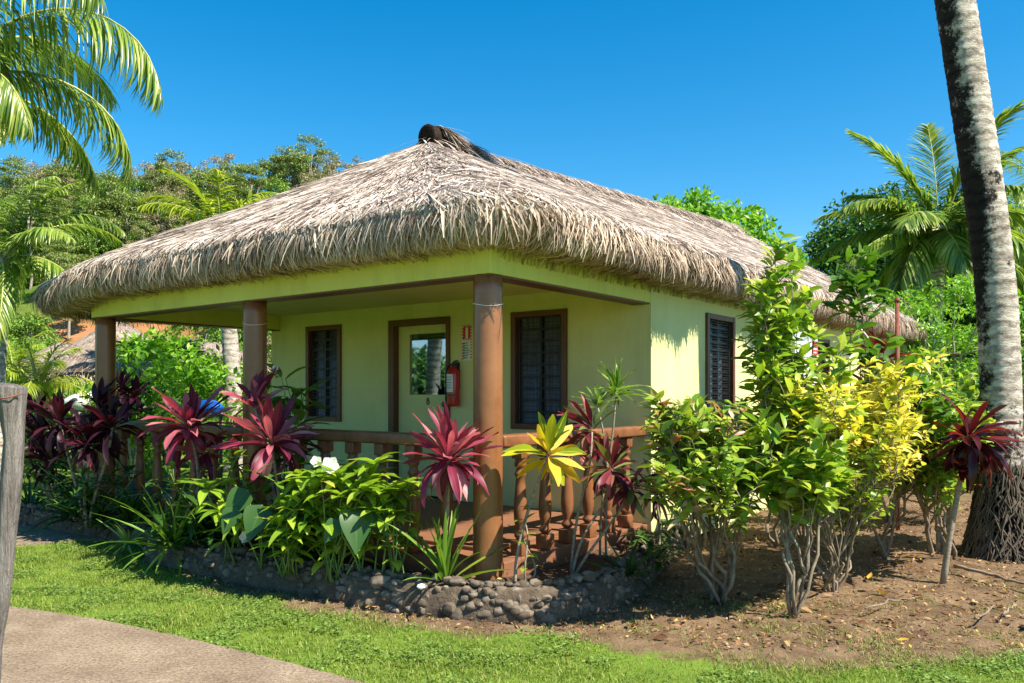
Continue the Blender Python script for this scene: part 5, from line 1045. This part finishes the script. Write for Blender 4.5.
# bushes behind the open left bay
tree('leafy_bush', 'large bright green bush seen through the open left bay', px(168, 0, 15.5) * np.array([1, 1, 0]), 'lf_treeb', 'bark', 'bush', Ht=2.7, R=1.25, nlimb=14, clumps=44, per=70, leaf=0.16, flat=0.8, trunk_r=0.05, lo=0.05, seed=31, spread=0.28)
tree('leafy_bush', 'second green bush right of the large one behind the veranda', px(212, 0, 17.5) * np.array([1, 1, 0]), 'lf_hill2', 'bark', 'bush', Ht=2.4, R=1.2, nlimb=14, clumps=40, per=70, leaf=0.17, flat=0.8, trunk_r=0.05, lo=0.05, seed=32, spread=0.28)
tree('leafy_bush', 'yellow green bush at the far side of the back lawn', px(222, 0, 22) * np.array([1, 1, 0]), 'lf_lime', 'bark', 'bush', Ht=1.9, R=1.3, nlimb=10, clumps=30, per=70, leaf=0.17, flat=0.8, trunk_r=0.05, lo=0.05, seed=33, spread=0.3)
tree('leafy_bush', 'dark green bush beside the thatched shelter posts', px(140, 0, 17.2) * np.array([1, 1, 0]), 'lf_dark', 'bark', 'bush', Ht=1.9, R=0.9, nlimb=10, clumps=30, per=70, leaf=0.15, flat=0.8, trunk_r=0.05, lo=0.05, seed=34, spread=0.3)
heads_plant('ti_plant', 'small maroon ti plants between the left end column and the green bush', 'shrub', px(132, 0, 14) * np.array([1, 1, 0]), [(px(122, 390, 14), 26, 0.45, 0.08), (px(136, 398, 14), 26, 0.45, 0.08), (px(128, 412, 13.8), 26, 0.4, 0.08)], 'lf_tidark')
p = tree('flowering_bush', 'bush with magenta flowers left of the dark ti plants', px(52, 0, 13.5) * np.array([1, 1, 0]), 'lf_green', 'bark', 'bush', Ht=1.3, R=0.6, nlimb=8, clumps=16, per=50, leaf=0.12, flat=0.9, trunk_r=0.03, lo=0.05, seed=36)
g = Geo(); n = 130; d = nrm(RNG.normal(0, 1, (n, 3))); d[:, 2] = np.abs(d[:, 2]); d[:, 1] -= 0.4
g.leaves(d * np.array([0.5, 0.5, 0.5]) + np.array([0, 0, 0.9]), d, RNG.normal(0, 1, (n, 3)), 0.10, 0.09, 0.3, 0.1, 2, 'oval'); g.build('blossom', M['magenta'], p)
p = None
tree('leafy_bush', 'low green bushes at the left edge behind the wooden post', px(5, 0, 19) * np.array([1, 1, 0]), 'lf_treeb', 'bark', 'bush', Ht=2.2, R=1.3, nlimb=10, clumps=34, per=70, leaf=0.17, flat=0.8, trunk_r=0.05, lo=0.05, seed=37, spread=0.3)
shr = tree('leafy_bush', 'sunlit shrub on the slope above the thatched shelters', (-16.0, 29.5, 0.2), 'lf_treeb', 'bark', 'bush', Ht=2.6, R=2.2, nlimb=10, clumps=40, per=90, leaf=0.2, flat=0.7, trunk_r=0.05, lo=0.05, seed=38, spread=0.3)
tree('leafy_bush', 'wide green shrub under the eave line at the far left', (-19.5, 31.0, 0.2), 'lf_treeb', 'bark', 'bush', Ht=2.9, R=2.6, nlimb=10, clumps=44, per=90, leaf=0.2, flat=0.7, trunk_r=0.05, lo=0.05, seed=39, spread=0.3)

fp = empty('fan_palm', px(156, 0, 17.2) * np.array([1, 1, 0]), 'dark fan palm whose leaves hang below the eave line in the open left bay', 'palm tree')
g = Geo(); g.tube(wig((0.15, 0.3, -0.1), (0, 0, 2.75), 10, 0.05), np.linspace(0.10, 0.08, 10), 10); g.build('trunk', M['darkbark'], fp)
for k in range(7):
    a = k * 0.9; hub = np.array([0.35 * math.cos(a), 0.35 * math.sin(a), 2.62 - 0.06 * (k % 3)]); g = Geo(); n = 26
    th = np.linspace(-1.5, 1.5, n); r0 = np.array([math.cos(a), math.sin(a), -0.7]); r0 /= np.linalg.norm(r0); sd_ = np.array([-math.sin(a), math.cos(a), 0])
    D = np.cos(th)[:, None] * r0 + np.sin(th)[:, None] * sd_; g.tube([(0, 0, 2.72), tuple(hub)], [0.014, 0.01], 5, False, 1)
    g.leaves(np.tile(hub, (n, 1)), D, np.tile(np.cross(r0, sd_) * -1 + np.array([0, 0, .3]), (n, 1)), RNG.uniform(0.7, 0.9, n), 0.055, RNG.uniform(0.1, 0.6, n), 0.2, 4, 'strap'); g.build('fan_leaf', [M['lf_dark'], M['rachis']], fp)
# trees beyond the left edge, seen mirrored in the door pane
tree('leafy_tree', 'broad dark tree left of the lawn, mirrored in the glass of the door', (-17.5, 7.6, 0), 'lf_mango', 'darkbark', Ht=2.7, R=2.4, nlimb=10, clumps=70, per=150, leaf=0.24, flat=0.75, trunk_r=0.2, lo=0.1, seed=51)
tree('leafy_tree', 'second tree left of the lawn mirrored low in the door pane', (-19.0, 3.2, 0), 'lf_hill2', 'darkbark', Ht=2.6, R=2.4, nlimb=10, clumps=60, per=150, leaf=0.24, flat=0.75, trunk_r=0.2, lo=0.1, seed=52)
# ------------------------------------------------------------------ thatched shelters behind
def shelter(name, label, c, w_, d_, zE, zR, rz):
    root = empty(name, c, label, 'shelter', rz=rz); g = Geo()
    def P(a, s):     # rounded hip cone
        sx = np.sign(np.cos(a)) * np.abs(np.cos(a)) ** 0.7; sy = np.sign(np.sin(a)) * np.abs(np.sin(a)) ** 0.7
        k = 1 - s; return np.stack([sx * w_ * (k * 0.93 + 0.07) + 0 * a, sy * d_ * k, zE + (zR - zE) * s ** 0.9], -1)
    a = np.linspace(0, 6.2832, 48, endpoint=False); s = np.linspace(0, 1, 10); A_, S2_ = np.meshgrid(a, s, indexing='ij'); V = P(A_, S2_)
    i = np.arange(48)[:, None]; j = np.arange(9)[None]; q = i * 10 + j; q2 = ((i + 1) % 48) * 10 + j; g.add(V.reshape(-1, 3), np.stack([q, q2, q2 + 1, q + 1], -1).reshape(-1, 4))
    rf = g.build('thatch_roof', M['thatch_base'], root); g = Geo(); n = 5200; a = RNG.uniform(0, 6.283, n); s = RNG.random(n) ** 1.5
    p0 = P(a, s); p1 = P(a + RNG.normal(0, 0.03, n), np.maximum(s - 0.12, -0.12)); D = p1 - p0; Nn = np.stack([np.cos(a) * 0.6, np.sin(a) * 0.6, np.ones(n)], -1)
    hangs = s < 0.12; D[hangs] = nrm(D[hangs]) * 0.3 + np.array([0, 0, -0.55])
    g.leaves(p0 + nrm(Nn) * 0.02, D, Nn, RNG.uniform(0.3, 0.6, n), RNG.uniform(0.02, 0.06, n), RNG.uniform(0, 0.6, n), 0.05, 2, 'strand'); g.build('straw', M['oldthatch'], rf)
    for sx in (-0.75, 0.75):
        for sy in (-0.7, 0.7):
            g = Geo(); g.tube(wig((sx * w_, sy * d_, -0.2), (sx * w_, sy * d_, zE + 0.25), 6, 0.02), 0.06, 8); g.build('post', M['stem'], root)
shelter('thatched_shelter', 'low open shelter with shaggy grey thatch behind the left end column', px(118, 0, 19.5) * np.array([1, 1, 0]), 1.75, 1.75, 2.0, 3.25, 0.4)
shelter('thatched_shelter', 'second thatched shelter further left with drooping fringe', px(62, 0, 23) * np.array([1, 1, 0]), 1.6, 1.6, 1.95, 2.95, 0.2)
shelter('thatched_shelter', 'distant thatched shelter behind the bushes of the open left bay', px(212, 0, 27) * np.array([1, 1, 0]), 2.2, 2.0, 2.35, 3.2, 0.1)
bt = empty('blue_tarpaulin', px(209, 0, 13.2) * np.array([1, 1, 0]), 'bright blue tarpaulin bundled on a wooden stand behind the dark crimson ti plant', 'tarpaulin', rz=0.3)
g = Geo(); stone(g, (0, 0, 1.34), (0.20, 0.17, 0.11), 5.5); stone(g, (0.09, -0.06, 1.30), (0.13, 0.12, 0.085), 8.1); g.build('bundle', M['blue'], bt)
g = Geo(); g.bbox(-0.24, 0.24, -0.2, 0.2, 1.18, 1.23, 0.005)
for sx in (-0.18, 0.18):
    for sy in (-0.15, 0.15): g.tube([(sx, sy, -0.05), (sx, sy, 1.19)], 0.025, 6)
g.build('stand', M['greywood'], bt)
# white planter by the shelter
wp_ = empty('white_boulder', px(85, 0, 17) * np.array([1, 1, 0]), 'white painted boulder on a stump behind the dark ti plants', 'boulder')
g = Geo(); stone(g, (0, 0, 1.35), (0.42, 0.32, 0.24), 3.3); g.build('boulder', M['white'], wp_); g = Geo(); g.tube([(0, 0, -0.1), (0, 0, 0.6), (0, 0, 1.2)], [0.3, 0.25, 0.26], 14); g.build('stump', M['greywood'], wp_)

# ------------------------------------------------------------------ post, pole, rocks, sticks
po = empty('wooden_post', (px(-12, 0, 3.1)[0], 3.1, 0), 'weathered grey tree trunk post at the left edge of the lawn', 'post')
pp = [(384.5, 12, 20), (387, 11.5, 28), (395, 11.5, 28), (412, 13, 23), (440, 13.5, 19), (500, 10, 17.5), (560, 5, 17), (640, -5, 16.5), (720, -13, 18), (815, -18, 22)]
P = np.array([(px(c_x, y_, 3.1)[0] - px(-12, 0, 3.1)[0], 0, px(0, y_, 3.1)[2]) for y_, c_x, w_x in pp])[::-1]
Pn = np.stack([np.interp(np.linspace(0, 9, 90), np.arange(10), P[:, a]) for a in range(3)], -1); Rr = np.interp(Pn[:, 2], P[:, 2], np.array([w_x for _, _, w_x in pp])[::-1] / 2 * 3.1 / FPX)
g = Geo(); g.tube(Pn, Rr, 28); V = g.V[0]
k = np.array([noise.noise(Vector((v[0] * 40, v[1] * 40, v[2] * 2.5))) for v in V]); ax = np.stack([np.interp(V[:, 2], Pn[:, 2], Pn[:, 0]), 0 * V[:, 2], V[:, 2]], -1); dv = V - ax; dv[:, 2] = 0; g.V[0] = V + dv * (0.30 * k)[:, None] 
g.build('post_shaft', M['greywood'], po)
g = Geo(); g.tube([(0.14, -0.03, 1.545), (0.12, -0.058, 1.535), (0.09, -0.064, 1.53), (0.06, -0.05, 1.54)], 0.003, 5); g.build('wire', M['rust'], po)
rp = empty('steel_pole', px(898, 0, 8.6) * np.array([1, 1, 0]), 'thin rusty steel pole standing behind the golden hedge', 'pole')
g = Geo(); g.tube([(0, 0, -0.1), (0.0, 0, 1.2), (-0.01, 0, 2.55)], 0.021, 12); g.lathe([(0.026, 0), (0.026, 0.04)], 12, (-0.01, 0, 2.50)); g.build('pole_shaft', M['rust'], rp)
def rock(label, c, r, seed, mat='stone'):
    g = Geo(); stone(g, (0, 0, r[2] * 0.4), r, seed); o = g.build('rock', M[mat]); o.location = c; tag(o, label, 'rock'); return o
rock('grey rock on the bed soil left of the strap lily', bed(383, 5.95, 0.17), (0.09, 0.07, 0.055), 4.2)
rock('smaller grey rock touching the larger one in the bed', bed(398, 5.9, 0.17), (0.06, 0.05, 0.04), 7.7)
rock('white pebble at the foot of the pink ti plant', bed(421, 5.72, 0.19), (0.03, 0.03, 0.02), 9.9, 'white')
rock('pale broken rock right of the corner column base', bed(503, 5.78, 0.17), (0.055, 0.05, 0.05), 2.1)
rock('flat grey slab stone behind the dark lily in the left bed', bed(165, 8.0, 0.16), (0.30, 0.22, 0.06), 12.4)
def stick(label, pts, r=0.012):
    pts = np.array(pts); c = pts[0].copy(); g = Geo(); P = np.stack([np.interp(np.linspace(0, len(pts) - 1, 14), np.arange(len(pts)), pts[:, a]) for a in range(3)], -1) - c; P += RNG.normal(0, 0.006, P.shape); g.tube(P, np.linspace(r, r * 0.5, 14), 6)
    o = g.build('stick', M['twig']); o.location = c; tag(o, label, 'stick')
GZ = lambda x, y, z=0.075: np.array([*gp(x, y, z), z + 0.0])
stick('bare grey branch lying on the soil from the red ti plant to the right edge', [GZ(955, 566, 0.13), GZ(985, 573, 0.12), GZ(1010, 580, 0.10), GZ(1040, 588, 0.09)], 0.016)
stick('short curved twig on the leaf litter near the right edge', [GZ(975, 618), GZ(988, 612, .1), GZ(994, 604, .09)], 0.009)
stick('pair twig lying right of the short curved twig', [GZ(1003, 614), GZ(1012, 606, .1), GZ(1016, 602, .09)], 0.008)
stick('thin twig lying on the dirt below the golden shrub', [GZ(866, 607), GZ(890, 601), GZ(912, 597)], 0.007)

# ------------------------------------------------------------------ grass, litter
def scatter(n, x0, x1, y0, y1): return RNG.uniform(x0, x1, n), RNG.uniform(y0, y1, n)
def dist_path(x, y): return inside(PATHP, x, y)
def dirtmask(x, y):
    dn = vnoise(x, y, 2.3, 5) * 0.20 + vnoise(x, y, 9, 6) * 0.10; m_ = np.zeros(len(x))
    for k in range(6):
        a = k / 6 * 6.283; m_ += inside(DIRTP, x + dn + 0.2 * math.cos(a), y + dn * 0.8 + 0.12 * math.sin(a))
    return m_ / 6
def grass():
    x, y = scatter(150000, -5.4, 4.2, 4.0, 9.4)
    vis = (np.abs(x / y + 0.0) < 0.68); x, y = x[vis], y[vis]
    ok = ~dist_path(x, y) & ~inside(BEDP, x, y); x, y = x[ok], y[ok]
    dm = dirtmask(x, y); keep = RNG.random(len(x)) < (1 - dm) ** 0.8 + (0.10 + 0.8 * sstep(-0.1, 0.4, vnoise(x, y, 1.7, 77)) * (0.3 + 0.7 * (vnoise(x, y, 8, 78) > 0))) * (dm > 0.3) * sstep(7.2, 5.2, y); x, y, dm = x[keep], y[keep], dm[keep]
    nz = vnoise(x[::1], y[::1], 1.1, 40)
    z = gh(x, y) + 0.0
    def tuft(sel, mat, name, label, L0, L1, k):
        xx = np.repeat(x[sel], k) + RNG.normal(0, 0.012, sel.sum() * k); yy = np.repeat(y[sel], k) + RNG.normal(0, 0.012, sel.sum() * k); zz = np.repeat(z[sel], k); n = len(xx)
        az = RNG.uniform(0, 6.283, n); el = np.radians(RNG.uniform(20, 85, n)); D = np.stack([np.cos(az) * np.cos(el), np.sin(az) * np.cos(el), np.sin(el)], -1)
        hz = np.repeat(1 + 0.5 * nz[sel], k)
        g = Geo(); g.leaves(np.stack([xx, yy, zz - 0.01], -1), D, np.array([0, 0, 1.]), RNG.uniform(L0, L1, n) * hz, RNG.uniform(0.004, 0.009, n), RNG.uniform(0.2, 1.1, n), 0.2, 2, 'leaflet')
        tag(g.build(name, M[mat]), label, 'grass', kind='stuff')
    lush = dm < 0.45
    tuft(lush, 'grass', 'lawn_grass', 'short bright green lawn between the path and the flower bed', 0.025, 0.06, 3)
    cl_ = lush & (vnoise(x, y, 2.6, 91) > 0.08) & (RNG.random(len(x)) < 0.5)
    n = int(cl_.sum()) * 2; xx = np.repeat(x[cl_], 2) + RNG.normal(0, 0.015, n); yy = np.repeat(y[cl_], 2) + RNG.normal(0, 0.015, n); zz = np.repeat(z[cl_], 2); az = RNG.uniform(0, 6.283, n)
    g = Geo(); g.leaves(np.stack([xx, yy, zz + RNG.uniform(0.012, 0.04, n)], -1), np.stack([np.cos(az), np.sin(az), RNG.normal(0.15, 0.25, n)], -1), np.array([0, 0, 1.]) + RNG.normal(0, 0.25, (n, 3)), RNG.uniform(0.014, 0.028, n), RNG.uniform(0.010, 0.018, n), 0.3, 0.1, 2, 'oval')
    tag(g.build('clover', M['clover']), 'low round leaved weeds growing through the lawn', 'ground cover', kind='stuff')
    tuft(~lush, 'drygrass', 'dry_grass', 'sparse dry grass at the edge of the bare soil', 0.02, 0.055, 4)
grass()
def litter():
    x, y = scatter(26000, -3.5, 7.5, 4.9, 10.5); ok = inside(DIRTP, x, y) & ~inside([q for q in WALLP], x, y) & ~inside(BEDP, x, y); x, y = x[ok], y[ok]; n = len(x)
    az = RNG.uniform(0, 6.283, n); D = np.stack([np.cos(az), np.sin(az), RNG.normal(0, 0.2, n)], -1)
    L = RNG.uniform(0.010, 0.045, n) * np.where(RNG.random(n) < 0.05, 2.4, 1)
    g = Geo(); g.leaves(np.stack([x, y, gh(x, y) + 0.016 + RNG.uniform(0, 0.012, n)], -1), D, np.array([0, 0, 1.]) + RNG.normal(0, 0.35, (n, 3)), L, L * RNG.uniform(0.25, 0.5, n), RNG.uniform(-1.0, 1.0, n), 0.2, 3, 'lance')
    x, y = scatter(2600, -4.5, 2.0, 5.4, 9.5); ok = inside(BEDP, x, y); x, y = x[ok], y[ok]; n = len(x); az = RNG.uniform(0, 6.283, n)
    D = np.stack([np.cos(az), np.sin(az), RNG.normal(0, 0.2, n)], -1); L = RNG.uniform(0.015, 0.07, n)
    g.leaves(np.stack([x, y, np.full(n, 0.205) + RNG.uniform(0, 0.02, n)], -1), D, np.array([0, 0, 1.]) + RNG.normal(0, 0.35, (n, 3)), L, L * 0.35, RNG.uniform(-1, 1, n), 0.2, 3, 'lance')
    tag(g.build('leaf_litter', M['litter']), 'scattered dry brown leaves on the bare soil and in the bed', 'leaf litter', kind='stuff')
    g = Geo(); rr = random.Random(5)
    for k in range(420):
        xx, yy = rr.uniform(-2, 7), rr.uniform(5.0, 9.0)
        if not inside(DIRTP, np.array([xx]), np.array([yy]))[0] or inside(BEDP, np.array([xx]), np.array([yy]))[0]: continue
        r_ = rr.uniform(0.006, 0.022); stone(g, (xx, yy, float(gh(np.array(xx), np.array(yy))) + r_ * 0.3), (r_, r_ * 0.8, r_ * 0.6), rr.uniform(0, 50))
    tag(g.build('soil_clods', M['soil']), 'small clods and pebbles on the bare soil', 'pebbles', kind='stuff')
litter()
